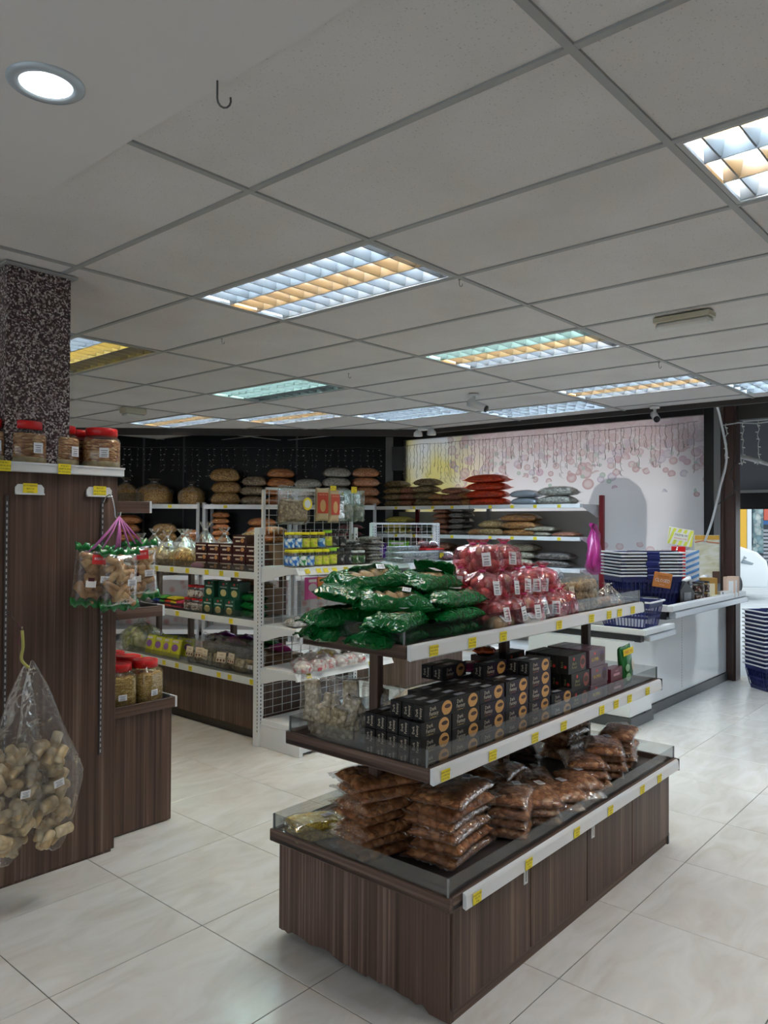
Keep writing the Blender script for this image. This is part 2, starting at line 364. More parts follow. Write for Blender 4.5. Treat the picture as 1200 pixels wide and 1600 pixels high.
# smooth plasterboard patch with a rounded end
mb = MB(); poly = [(-2.6, -4), (1.185, -4), (1.185, 2.55)]+[(1.185-.25*(1-math.cos(a)), 2.55+.24*math.sin(a)) for a in (.3, .6, .9, 1.2, 1.57)]+[(-2.6, 2.79)]
mb.prism(poly, CE-.006, CE+.012, 'z'); mb.obj('plasterboard_patch', PLASTER, ceiling)
# light fittings with louvres
BLADE = P('louvre_blade_metal', (.14, .145, .15), .35, .2); TROUGH = P('louvre_trough', (.16, .165, .17), .3, .4)
TUBEM = {'C': P('cool_tube', (1, 1, 1), emit=(.64, .83, 1), es=TUBE), 'W': P('warm_tube', (1, 1, 1), emit=(1, .60, .20), es=TUBE*.9), 'Y': P('yellow_tube', (1, 1, 1), emit=(1, .68, .10), es=TUBE),
         'G': P('greenish_tube', (1, 1, 1), emit=(.62, 1, .93), es=TUBE), '0': P('dead_tube', (.45, .46, .48), .4)}
mb = MB()
for a, b, c, d in ((.013, .587, .013, .03), (.013, .587, 1.17, 1.187), (.013, .03, .03, 1.17), (.57, .587, .03, 1.17)): mb.box(a, b, c, d, -.001, .012)
fr_me = mb.mesh('frame', P('fitting_frame', (.42, .42, .41), .4))
mb = MB(); mb.box(.013, .587, .013, 1.187, .105, .112)
for a, b, c, d in ((.008, .014, .013, 1.187), (.586, .592, .013, 1.187), (.014, .586, .008, .014), (.014, .586, 1.186, 1.192)): mb.box(a, b, c, d, .012, .112)
hs_me = mb.mesh('housing', P('fitting_housing', (.75, .76, .77), .4))
mb = MB(); tube_pts = [(0, .05, .088), (0, 1.15, .088)]; mb.tube(tube_pts, .014, 8); tube_v = mb
tube_me = {k: tube_v.mesh('tube', m) for k, m in TUBEM.items()}
mb = MB()
for xx in (.03, .21, .39, .57): mb.prism([(xx-.003, .004), (xx+.003, .004), (xx+.014, .06), (xx-.014, .06)], .03, 1.17, 'y')
dv_me = mb.mesh('louvre_rail', TROUGH)
def blade_shape(mb, yy):
    # parabolic cross blade: broad at the top, sharp below, seen as a notched vee
    mb.prism([(yy-.003, .006), (yy+.003, .006), (yy+.016, .055), (yy-.016, .055)], -.083, .083, 'x')
mb = MB(); blade_shape(mb, 0); bl_me = mb.mesh('louvre_blade', BLADE)
mb = MB()
for k in range(11):
    for c in (.12, .30, .48):
        s0 = MB(); blade_shape(s0, .08+k*.104); mb.add([(v[0]+c, v[1], v[2]) for v in s0.v], s0.f)
bls_me = mb.mesh('louvre_blades', BLADE)
where = {0: 'nearest above the snack gondola', 1: 'over the aisle beyond the gondola, greenish and amber rows', 2: 'at the top edge toward the door side', 3: 'beside the granite pillar, yellow row and one dark row', 4: 'in front of the printed window, amber middle row',
         5: 'with two greenish rows lit and one dark', 6: 'farthest over the dark wall with amber middle row', 7: 'second along the dark wall with amber row', 8: 'third along the dark wall, all rows bluish', 9: 'close to the printed window, all rows bluish', 10: 'above the shop doorway', 11: 'behind the viewer', 12: 'over the door aisle', 13: 'behind the pillar'}
for n, (x, y, cols, q) in enumerate(FIX):
    t = thing('ceiling_light', 'recessed louvred ceiling light ' + where[n], 'ceiling light', (x, y, CE), group='recessed ceiling lights')
    link('frame', fr_me, t); link('housing', hs_me, t); link('louvre_rail', dv_me, t)
    for k, c in enumerate(cols): link('tube', tube_me[c], t, (.12+.18*k, 0, 0))
    if n < 3:
        for k in range(11):
            for c in (.12, .30, .48): link('louvre_blade', bl_me, t, (c, .08+k*.104, 0))
    else:
        o = link('louvre_blades', bls_me, t); o['kind'] = 'stuff'
# downlight
t = thing('round_downlight', 'round white recessed downlight glowing in the smooth ceiling', 'ceiling light', (.885, 1.94, CE-.006))
mb = MB(); mb.lathe([(.062, -.002), (.066, -.008), (.088, -.008), (.094, -.003), (.094, 0)], 40, capb=False, capt=False); mb.obj('rim', P('downlight_rim', (.55, .62, .68), .25, .3), t)
mb = MB(); mb.lathe([(.0, -.004), (.064, -.004)], 32, capb=False, capt=False); mb.obj('diffuser', P('downlight_glow', (1, 1, 1), emit=(.9, .97, 1), es=7), t)
# ---- bulkhead and dark soffit past the tiled ceiling
mb = MB(); mb.box(7.30, 7.34, -4, 5.78, 2.635, 2.86); struct(mb.obj('trim_1', P('dark_brown_beam', (.030, .024, .022), .6)))
def fr(s, D, z=0): return (.749*D+.662*s, .662*D-.749*s, z)     # frame of the dark wall: s along it, D its distance
def frontal(mb, s0, s1, D0, D1, z0, z1, mi=0):
    vs = [fr(s, D, z) for s in (s0, s1) for D in (D0, D1) for z in (z0, z1)]
    mb.add(vs, [(0, 1, 3, 2), (4, 6, 7, 5), (0, 4, 5, 1), (2, 3, 7, 6), (0, 2, 6, 4), (1, 5, 7, 3)], mi)
mb = MB(); frontal(mb, -5.5, .47, 9.30, 9.34, 2.60, 2.86); struct(mb.obj('trim_2', MATS['dark_brown_beam']))
mb = MB(); frontal(mb, -6, .35, 10.56, 10.66, 0, 2.9); wf = struct(mb.obj('wall_far', P('black_glass_wall', (.006, .006, .007), .35, spec=.25)))
for s in (-3.3, -2.75, -1.2, .28):
    mb = MB(); frontal(mb, s-.012, s+.012, 10.54, 10.57, 0, 2.75); mb.obj('joint_bar', P('dark_grey_bar', (.05, .05, .055), .5), wf)
mb = MB(); mb.box(-2.6, 4.95, 10.39, 10.5, 0, 2.9); struct(mb.obj('wall_left', P('cream_wall', (.55, .52, .48), .8)))
mb = MB(); mb.box(-2.6, 8.2, -4.1, -4, 0, 2.9); struct(mb.obj('wall_near', MATS['cream_wall']))
mb = MB(); mb.box(-2.7, -2.6, -4, -2.6, 0, 2.9); mb.box(-2.7, -2.6, 4.2, 10.5, 0, 2.9); mb.box(-2.7, -2.6, -2.6, 4.2, 2.5, 2.9); struct(mb.obj('wall_back', MATS['cream_wall']))
mb = MB(); mb.box(8.10, 8.2, -4, -1.4, 0, 2.9); mb.box(8.10, 8.2, -1.4, 2.44, 2.60, 2.9); mb.box(8.1, 8.2, 2.44, 6.9, 2.74, 2.9); mb.box(8.1, 8.2, 6.82, 7.0, 0, 2.9); wr = struct(mb.obj('wall_right', P('dark_shopfront', (.035, .030, .028), .5)))
# printed film on the shop window
def mural_mat():
    m = bpy.data.materials.new('printed_window_film'); m.use_nodes = True; nt = m.node_tree; nt.nodes.clear(); MATS[m.name] = m
    out = nt.nodes.new('ShaderNodeOutputMaterial'); tc = nt.nodes.new('ShaderNodeTexCoord'); sx = nt.nodes.new('ShaderNodeSeparateXYZ'); nt.links.new(tc.outputs['Object'], sx.inputs[0])
    def M(op, a, b=None, c=None):
        n = nt.nodes.new('ShaderNodeMath'); n.operation = op
        for i, q in enumerate((a, b, c)):
            if q is None: continue
            if isinstance(q, (int, float)): n.inputs[i].default_value = q
            else: nt.links.new(q, n.inputs[i])
        return n.outputs[0]
    def mr(v, a, b, lo=0., hi=1.):
        n = nt.nodes.new('ShaderNodeMapRange'); n.inputs[1].default_value = a; n.inputs[2].default_value = b; n.inputs[3].default_value = lo; n.inputs[4].default_value = hi; nt.links.new(v, n.inputs[0]); return n.outputs[0]
    Y, Zc = sx.outputs[1], sx.outputs[2]
    big = nt.nodes.new('ShaderNodeTexNoise'); big.inputs['Scale'].default_value = 1.4; nt.links.new(tc.outputs['Object'], big.inputs['Vector'])
    col = None
    base = nt.nodes.new('ShaderNodeRGB'); base.outputs[0].default_value = (.62, .60, .61, 1); cur = base.outputs[0]
    def blend(fac, color_out):
        nonlocal cur
        mx = nt.nodes.new('ShaderNodeMix'); mx.data_type = 'RGBA'; nt.links.new(fac, mx.inputs[0]); nt.links.new(cur, mx.inputs[6]); nt.links.new(color_out, mx.inputs[7]); cur = mx.outputs[2]
    yel = nt.nodes.new('ShaderNodeRGB'); yel.outputs[0].default_value = (.68, .56, .20, 1)
    blend(M('MULTIPLY', mr(Y, 5.2, 6.0), mr(big.outputs[0], .25, .5)), yel.outputs[0])
    def discs(scale, rad, stops, mask, ring=True):
        vo = nt.nodes.new('ShaderNodeTexVoronoi'); vo.inputs['Scale'].default_value = scale; mp = nt.nodes.new('ShaderNodeMapping'); mp.inputs['Scale'].default_value = (0, 1, 1.15); nt.links.new(tc.outputs['Object'], mp.inputs[0]); nt.links.new(mp.outputs[0], vo.inputs['Vector'])
        sp = nt.nodes.new('ShaderNodeSeparateColor'); nt.links.new(vo.outputs['Color'], sp.inputs[0])
        r = ramp(nt, stops, sp.outputs[0], 'CONSTANT')
        inside = M('LESS_THAN', vo.outputs['Distance'], rad); core = mr(vo.outputs['Distance'], rad*.55, rad*.95, .45, 1.)
        keep = M('GREATER_THAN', mask, sp.outputs[1])
        blend(M('MULTIPLY', M('MULTIPLY', inside, core), keep), r.outputs[0])
    pk = [(0, (.40, .25, .25)), (.3, (.44, .30, .36)), (.5, (.30, .40, .34)), (.72, (.46, .34, .33)), (.88, (.36, .31, .40))]
    side = mr(Y, 6.1, 5.6)
    top = M('MULTIPLY', mr(M('ADD', Zc, M('MULTIPLY', big.outputs[0], .5)), 2.10, 2.62), side)
    discs(7.5, .42, pk, top); discs(5.2, .40, pk, top); discs(9.5, .42, pk, top)
    haze = nt.nodes.new('ShaderNodeRGB'); haze.outputs[0].default_value = (.34, .26, .26, 1)
    blend(M('MULTIPLY', M('MULTIPLY', mr(Zc, 1.9, 2.6), side), .85), haze.outputs[0])
    low = M('MULTIPLY', mr(M('ADD', Zc, M('MULTIPLY', big.outputs[0], .35)), 1.58, 1.36), mr(Y, 5.2, 4.6))
    bt = [(0, (.50, .34, .35)), (.3, (.58, .46, .44)), (.55, (.54, .38, .42)), (.75, (.62, .52, .47)), (.9, (.48, .36, .42))]
    discs(9, .46, bt, low); discs(6.5, .40, bt, low)
    tr = nt.nodes.new('ShaderNodeBsdfTranslucent'); df = nt.nodes.new('ShaderNodeBsdfDiffuse'); gl = nt.nodes.new('ShaderNodeBsdfGlossy'); gl.inputs['Roughness'].default_value = .3
    nt.links.new(cur, tr.inputs[0]); nt.links.new(cur, df.inputs[0])
    m1 = nt.nodes.new('ShaderNodeMixShader'); m1.inputs[0].default_value = .35; nt.links.new(tr.outputs[0], m1.inputs[1]); nt.links.new(df.outputs[0], m1.inputs[2])
    m2 = nt.nodes.new('ShaderNodeMixShader'); m2.inputs[0].default_value = .04; nt.links.new(m1.outputs[0], m2.inputs[1]); nt.links.new(gl.outputs[0], m2.inputs[2]); nt.links.new(m2.outputs[0], out.inputs[0])
    return m
mb = MB(); mb.add([(8.105, 2.76, .02), (8.105, 6.80, .02), (8.105, 6.80, 2.70), (8.105, 2.76, 2.70)], [(0, 1, 2, 3)]); win = struct(mb.obj('window_1', mural_mat()))
mb = MB()
mb.box(8.07, 8.13, 6.78, 6.83, 0, 2.74); mb.box(8.07, 8.13, 2.66, 2.76, 0, 2.74, 0); mb.box(8.06, 8.12, 2.76, 6.8, 2.68, 2.74)
mb.obj('window_frame', P('black_window_frame', (.012, .012, .013), .3), win)
mb = MB(); mb.box(8.05, 8.13, 2.59, 2.655, 0, 2.74); mb.obj('mullion', P('grey_mullion', (.22, .22, .225), .4), win)
t = MB(); t.box(8.05, 8.20, 2.445, 2.585, 0, 2.74, 0, .004); d1 = struct(t.obj('door_1', BROWNM))
mb = MB(); mb.box(8.03, 8.06, 2.55, 2.575, 0, 2.74); mb.box(8.03, 8.055, 2.46, 2.475, 0, 2.74); mb.obj('door_bead', BROWNM, d1)
# grey box-section post between the two window walls
mb = MB(); frontal(mb, .02, .12, 10.30, 10.42, 0, 2.7); struct(mb.obj('trim_3', P('grey_post', (.16, .16, .155), .5)))
# granite pillar
mb = MB(); mb.box(1.40, 1.685, 3.42, 3.78, 1.0, CE); struct(mb.obj('pillar', GRANITE))
mb = MB(); mb.box(1.385, 1.71, 3.40, 3.80, CE-.012, CE-.002); struct(mb.obj('trim_4', TBAR))
# ---- small things on the ceiling
def hook(x, y, L, label):
    pts = [(0, 0, 0), (0, 0, -L*.55)]+[(L*.22*(1-math.cos(a)), 0, -L*.62-L*.28*math.sin(a)) for a in np.linspace(0, 3.5, 8)]
    mb = MB(); mb.tube(pts, L*.035, 6); mb.lathe([(.012*L/.075, -.002), (.012*L/.075, 0)], 10)
    o = mb.obj('ceiling_hook', P('grey_steel_hook', (.16, .16, .16), .35, .8), None, (x, y, CE-.002), (0, 0, -YAW+.2)); tag(o, label, 'hook', 'ceiling hooks')
hook(1.165, 1.60, .078, 'large steel hook hanging from the smooth ceiling by screw holes')
hook(2.86, 3.86, .035, 'small steel hook beside a tile joint beyond the nearest louvred light')
hook(4.15, 4.03, .04, 'tiny steel hook hanging between two dark-aisle lights'); hook(2.87, 2.08, .035, 'small steel hook at the corner of the nearest louvred light')
hook(5.25, 2.10, .045, 'small steel hook on the tile joint before the printed window light')
t = thing('emergency_light', 'yellowed emergency light box on the ceiling toward the door', 'light', (4.14, 1.52, CE-.004))
mb = MB(); mb.box(-.05, .05, -.15, .15, -.03, 0, 0, .004); mb.obj('base', P('yellowed_plastic', (.52, .48, .36), .5), t)
mb = MB(); mb.box(-.042, .042, -.142, .142, -.062, -.03, 0, .01); mb.obj('diffuser', P('milky_plastic', (.62, .62, .58), .3), t)
t = thing('emergency_light', 'yellowed emergency light box on the far ceiling near the pillar', 'light', (4.05, 6.9, CE-.004))
mb = MB(); mb.box(-.12, .12, -.06, .06, -.06, 0, 0, .01); mb.obj('base', MATS['yellowed_plastic'], t); mb = MB(); mb.box(-.10, .10, -.05, .05, -.085, -.06, 0, .01); mb.obj('diffuser', MATS['milky_plastic'], t)
def cctv(x, y, label, rz):
    t = thing('security_camera', label, 'camera', (x, y, CE-.003), (0, 0, rz), 'white bullet cameras')
    mb = MB(); mb.lathe([(.045, -.02), (.045, 0)], 14); mb.tube([(0, 0, -.02), (0, 0, -.07), (.02, 0, -.09)], .014, 8); mb.obj('bracket', WHITE, t)
    mb = MB(); mb.tube([(-.05, 0, -.07), (.11, 0, -.135)], .034, 12); mb.obj('body', WHITE, t)
    mb = MB(); mb.tube([(.105, 0, -.133), (.122, 0, -.14)], .030, 12); mb.obj('lens', BLACK, t)
cctv(5.52, 3.84, 'white bullet camera under the ceiling tiles mid-shop', -1.4); cctv(7.20, 2.92, 'white bullet camera above the printed window', -2.6)
t = thing('twin_spotlight', 'white twin-head spotlight above the corner of the dark wall', 'light', (7.05, 5.60, CE-.003))
mb = MB(); mb.box(-.05, .05, -.07, .07, -.04, 0, 0, .01); mb.obj('base', WHITE, t)
for q in (-1, 1): mb = MB(); mb.lathe([(.02, -.03), (.05, -.06), (.055, -.10), (.045, -.105)], 12, cy=q*.10); mb.tube([(0, q*.02, -.02), (0, q*.1, -.05)], .012); mb.obj('head', WHITE, t)
t = MB(); frontal(t, .10, .26, 10.1, 10.25, 2.24, 2.55); tag(t.obj('loudspeaker', BLACK), 'black box loudspeaker high in the corner of the dark wall', 'speaker')
t = bpy.data.objects['loudspeaker']; mb = MB(); frontal(mb, .115, .245, 10.085, 10.1, 2.26, 2.53); mb.obj('grille', P('black_grille', (.03, .03, .03), .8), t)
# cables
pts = [(7.35, 2.40, 2.66), (7.62, 2.45, 2.55), (7.7, 2.42, 2.2), (7.75, 2.5, 1.9), (7.78, 2.58, 1.6), (7.8, 2.66, 1.38)]
def smooth_pts(pts, n=6):
    P_ = [Vector(p) for p in pts]; out = []
    for i in range(len(P_)-1):
        a, b, c, d = P_[max(i-1, 0)], P_[i], P_[i+1], P_[min(i+2, len(P_)-1)]
        for k in range(n):
            t = k/n; out.append(.5*((2*b)+(c-a)*t+(2*a-5*b+4*c-d)*t*t+(3*b-a-3*c+d)*t**3))
    return out+[P_[-1]]
mb = MB(); mb.tube(smooth_pts(pts), .011, 6); tag(mb.obj('power_cable', WHITE), 'white power cable hanging from the ceiling by the brown door post', 'cable')
mb = MB(); mb.tube(smooth_pts([(8.0, 2.4, 2.2), (7.9, 2.45, 2.05), (7.95, 2.42, 1.9), (7.85, 2.55, 1.75)]), .005, 5); tag(mb.obj('thin_cable', BLACK), 'thin black cable looping against the brown door post', 'cable')
# icicle lights
WIRE = P('icicle_wire', (.26, .24, .21), .5); LED = P('icicle_bulb', (.9, .9, .85), .3)
WIREL = P('pale_icicle_wire', (.55, .55, .53), .5)
def strand_mesh(L, seed, r=.0028, wire=WIRE, curl=True):
    rn = random.Random(seed); mb = MB(); pts = [(0, 0, 0)]; z = 0
    while z > -L: z -= .035; pts.append((rn.uniform(-.008, .008), rn.uniform(-.012, .012), z))
    if curl: pts += [(0, .015, z+.02), (0, .02, z+.06)]
    mb.tube(pts, r, 4, 0, True, False)
    for k in range(1, len(pts)-1, 2):
        p = pts[k]; q = (p[0]+rn.uniform(-.01, .01), p[1]+rn.choice((-1, 1))*.022, p[2]-rn.uniform(-.01, .02)); mb.tube([p, q], [r*.8, r*1.4], 4, 1, True, False)
    return mb.mesh('strand', [wire, LED])
def icicles(name, label, p0, p1, n, Ls, seed, wire=WIRE, r=.0028):
    p0, p1 = Vector(p0), Vector(p1); t = thing(name, label, 'string lights', p0, group=None); d = p1-p0
    mb = MB(); mb.tube([d*k/12+Vector((0, 0, -.02*math.sin(k*1.7)**2)) for k in range(13)], r*1.5, 4, 0, True, False); mb.obj('cable', wire, t)
    ms = [strand_mesh(L, seed+i, r, wire) for i, L in enumerate(Ls)]; rn = random.Random(seed)
    for k in range(n): link('strand', ms[rn.randrange(len(ms))], t, d*((k+.5+rn.uniform(-.3, .3))/n), (0, 0, rn.uniform(0, 3)))
icicles('icicle_lights', 'row of unlit icicle string lights across the printed window', (7.95, 2.78, 2.60), (7.95, 6.7, 2.60), 68, (.22, .34, .45, .28, .5, .38, .3, .42), 5, r=.0024)
icicles('icicle_lights', 'row of unlit icicle string lights on the dark far wall', fr(-4.3, 10.35, 2.56), fr(0, 10.35, 2.56), 46, (.3, .4, .5, .25, .35), 15, P('dim_wire', (.05, .05, .048), .6))
icicles('icicle_lights', 'pale icicle string lights across the shop doorway', (7.98, .6, 2.52), (7.98, 2.56, 2.56), 14, (.42, .35, .5, .3), 25, WIREL, .005)
# ---------------------------------------------------------------- outside
def paving():
    m, nt, b = new_mat('sunlit_paving'); v = coords(nt, (1, 1, 1), 'Object'); n = N(nt, 'ShaderNodeTexNoise', Scale=3.0, Detail=6.0); nt.links.new(v, n.inputs['Vector'])
    r = ramp(nt, [(.3, (.50, .55, .57)), (.7, (.66, .70, .72))], n.outputs[0]); nt.links.new(r.outputs[0], b.inputs['Base Color']); b.inputs['Roughness'].default_value = .55; return m
mb = MB(); mb.box(8.2, 45, -40, 40, -.1, -.004); struct(mb.obj('pavement', paving()))
mb = MB(); mb.box(-30, -2.7, -40, 40, -.1, -.004); struct(mb.obj('road', MATS['sunlit_paving']))
# awning
t = thing('awning', 'dark grey folding awning hanging outside the shop doorway', 'awning', (8.25, 0, 0))
mb = MB(); mb.prism([(0, 2.62), (1.75, 1.97), (1.75, 1.98), (0, 2.64)], -1.6, 3.05, 'y'); mb.obj('canvas', P('grey_canvas', (.07, .07, .08), .8), t)
mb = MB(); mb.box(1.74, 1.79, -1.6, 3.05, 1.94, 2.01); mb.obj('front_bar', P('pale_awning_bar', (.42, .42, .41), .5), t)
mb = MB(); mb.box(1.755, 1.765, -1.6, 3.05, 1.74, 1.94); mb.obj('valance', P('black_valance', (.02, .018, .018), .8), t)
mb = MB(); mb.box(0, .05, -1.6, 2.44, 2.60, 2.66); mb.tube([(.02, 2.62, 2.30), (1.70, 1.7, 1.97)], .026, 4); mb.obj('arm', P('pale_arm', (.6, .6, .6), .4), t)
# white car, seen in part through the doorway (local +x runs along its length, nose at +x)
def car():
    c = fr(7.02, 16.6); t = thing('parked_car', 'white car parked outside beyond the shop doorway', 'car', (c[0], c[1], 0), (0, 0, math.atan2(-.749, .662)))
    prof = [(-3.2, .35), (-3.3, .8), (-3.1, 1.05), (-2.7, 1.12), (-2.1, 1.55), (-.95, 1.58), (-.15, 1.19), (.35, 1.12), (.72, .98), (.92, .80), (.98, .52), (.92, .26), (-3.1, .26)]
    mb = MB(); secs = [(-.86, .90, .05), (-.80, .97, .02), (0, 1.0, 0), (.80, .97, .02), (.86, .90, .05)]
    n = len(prof); vs = []
    for (y, k, dz) in secs:
        for (x, z) in prof: vs.append(((x+1.15)*k-1.15, y*(.82 if z > 1.3 else 1), z if z < 1.0 else z-dz*(2 if z > 1.3 else 1)))
    fs = [(i*n+j, i*n+(j+1) % n, (i+1)*n+(j+1) % n, (i+1)*n+j) for i in range(4) for j in range(n)]+[tuple(range(n))[::-1], tuple(4*n+j for j in range(n))]
    mb.add(vs, fs, 0, True); o = mb.obj('body', P('white_car_paint', (.82, .86, .88), .15, coat=.6), t)
    md = o.modifiers.new('round', 'BEVEL'); md.width = .05; md.segments = 2
    for x in (0, -2.45):
        for y in (-.80, .80):
            mb = MB(); mb.lathe([(.20, -.10), (.30, -.10), (.32, -.06), (.32, .06), (.30, .10), (.20, .10)], 24); wo = mb.obj('wheel', P('tyre_rubber', (.03, .03, .033), .7), t, (x, y, .316), (math.pi/2, 0, 0))
            m2 = MB(); m2.lathe([(.0, -.085), (.21, -.09)], 20, capb=False); m2.lathe([(.0, .085), (.21, .09)], 20, capb=False); m2.obj('rim', ALU, wo)
    mb = MB(); mb.tube([(.62, -.74, .80), (.34, -.86, .88), (.30, -.87, .80), (.62, -.80, .72), (.80, -.70, .72)], [.04, .03, .04, .05, .03], 6); mb.obj('headlight', P('headlight_glass', (.35, .42, .46), .08), t)
    mb = MB(); mb.box(.96, 1.0, -.55, .55, .36, .58, 0, .01); mb.obj('grille', BLACK, t)
    mb = MB(); mb.prism([(-2.0, 1.18), (-.45, 1.18), (-1.02, 1.47), (-1.9, 1.47)], -.875, .875, 'y'); mb.obj('side_window', P('car_glass', (.03, .04, .045), .05), t)
car()
# shop across the street
t = thing('shop_front', 'shop across the street with hanging goods and a yellow banner', 'building', fr(9.8, 23))
def fl_(name, s0, s1, D0, D1, z0, z1, mat):
    mb = MB(); c = fr(9.8, 23)
    vs = [(a[0]-c[0], a[1]-c[1], a[2]) for a in [fr(s, D, z) for s in (s0, s1) for D in (D0, D1) for z in (z0, z1)]]
    mb.add(vs, [(0, 1, 3, 2), (4, 6, 7, 5), (0, 4, 5, 1), (2, 3, 7, 6), (0, 2, 6, 4), (1, 5, 7, 3)]); return mb.obj(name, mat, t)
fl_('wall', 6, 20, 24, 24.3, 0, 5, P('dark_shop_wall', (.12, .15, .17), .7))
fl_('banner', 10.3, 10.8, 22.9, 23.0, .6, 2.6, P('yellow_banner', (.85, .48, .05), .6)); fl_('column', 10.82, 10.95, 22.9, 23.2, 0, 4, P('white_column', (.80, .85, .88), .6))
GOODS = crumbs('hanging_goods', (.08, .20, .26), (.35, .50, .52), (.70, .78, .76), 7, .2); fl_('hanging_goods', 11.0, 11.3, 22.9, 23.4, .7, 2.9, GOODS)
fl_('shelf_board', 11.3, 15, 22.9, 23.3, 1.55, 1.66, P('blue_shelf', (.03, .12, .32), .5))
for k in range(8): fl_('stacked_packet', 11.32+.33*k, 11.60+.33*k, 22.9, 23.2, 1.68, 2.05+.05*(k % 3), P('red_packets%d' % (k % 2), ((.65, .12, .08), (.80, .50, .06))[k % 2], .5))
for k in range(9): fl_('stacked_tray', 11.3, 12.4, 22.9, 23.2, .45+.11*k, .52+.11*k, P('grey_trays', (.34, .36, .40), .5))
# added unseen shape, placed outside only to throw the shadow on the printed window
t = thing('added_shadow_caster', 'added unseen shape outside, casting the shadow on the window', 'stand', (9.0, 3.80, 0))
mb = MB(); mb.lathe([(.30, 0), (.29, .8), (.27, 1.3), (.30, 1.66), (.29, 1.88), (.235, 2.03), (.12, 2.12), (.0, 2.13)], 28, sq=2.6, fn=lambda a, z: 1+.03*math.sin(7*a)+.02*math.sin(11*z)); mb.obj('cover', P('dark_shadow_caster', (.05, .05, .06), .8), t)
# ================================================================ PACKET LIBRARY
def nz(p, s, seed=0): return noise.noise(Vector((p[0]*s+seed*3.7, p[1]*s+seed*1.9, p[2]*s)))
def cell(p, s, seed=0):
    d = noise.voronoi(Vector((p[0]*s+seed*3.1, p[1]*s, p[2]*s)))[0][0]; return d
def pillow(W, L, Ht, seed, nu=18, nv=14, lump=.004, lscale=55, edge=.34, flap=0., ruf=0., power=.5, mi=0, mb=None):
    """closed cushion shape, lying flat, origin under its middle; flap>0 adds flat sealed ends"""
    mb = mb or MB(); rows = {}
    def P_(u, v, top):
        uu = u*(1+flap); vv = v*(1+flap*.35); cu, cv = min(1, abs(uu)), min(1, abs(vv))
        pr = max(0, (1-cu**3)*(1-cv**3))**power
        x = W/2*uu*(1-.07*(1-abs(v)**2)*abs(u)**2); y = L/2*vv*(1-.07*(1-abs(u)**2)*abs(v)**2)
        # rounded corners
        k = max(0, abs(u)+abs(v)-1.72); x *= 1-.18*k; y *= 1-.18*k
        e = Ht*edge; z = e+(Ht-e)*pr if top else e*(1-pr**.6)
        p = [x, y, z]
        if lump and pr > .08:
            dsp = (.5-cell(p, lscale, seed))*lump*2; p[2] += dsp*(1 if top else -.15); m = pr**.3
            p[0] += nz(p, lscale*.5, seed)*lump*.5; p[1] += nz(p, lscale*.5, seed+5)*lump*.5
        if ruf:
            f = 1-pr*.65; p[2] += ruf*(nz((p[0]*.45, p[1]*1.8, 0), 42, seed)*1.3+abs(nz((p[0]*1.5, p[1]*.6, 0), 26, seed+3)))*f*(1 if top else .3)
            p[1] += ruf*.7*nz(p, 22, seed+2)*(abs(u)**2); p[0] += ruf*.6*nz(p, 22, seed+4)*(abs(v)**2)
        return p
    idx = {}; vs = []
    for t in (1, 0):
        for i in range(nu+1):
            for j in range(nv+1):
                b = i in (0, nu) or j in (0, nv)
                if b and not t: idx[(i, j, 0)] = idx[(i, j, 1)]; continue
                idx[(i, j, t)] = len(vs); vs.append(P_(-1+2*i/nu, -1+2*j/nv, t))
    fs = []
    for t in (1, 0):
        for i in range(nu):
            for j in range(nv):
                q = (idx[(i, j, t)], idx[(i+1, j, t)], idx[(i+1, j+1, t)], idx[(i, j+1, t)]); fs.append(q if t else q[::-1])
    mb.add(vs, fs, mi, True); return mb
_STK = None
def sticker(w=.045, h=.03, lines=True, mats=None):
    mb = MB(); mb.box(-w/2, w/2, -h/2, h/2, 0, .0008)
    m0 = Matrix.Identity(4)
    for k in range(3): 
        q = m0.copy(); q.translation = Vector((0, h*(.22-.2*k), .0009)); quad(mb, q, w*(.7, .5, .6)[k], h*.07, 1)
    for k in range(9):
        q = m0.copy(); q.translation = Vector((-w*.3+k*w*.07, -h*.34, .0009)); quad(mb, q, w*.03, h*.18, 1)
    return mb.mesh('label', [PAPER, GREYINK])
STK = sticker()
def r_pillow(W, L, Ht, cmat, seed, fmat=CLEAR, label=True, hi=False, flap=.16, lump=.004, lscale=55):
    a, b = (30, 22) if hi else (14, 10); c, d = (30, 20) if hi else (14, 8)
    parts = [('contents', pillow(W, L, Ht, seed, a, b, lump, lscale).mesh('contents', cmat)),
             ('wrapper', pillow(W+.006, L+.006, Ht+.005, seed+9, c, d, 0, flap=flap, ruf=.007 if hi else .005, power=.45).mesh('wrapper', fmat), (0, 0, -.0015))]
    if label: parts.append(('label', STK, (W*.22, -L*.12, Ht+.0065), (0, 0, .4)))
    return parts
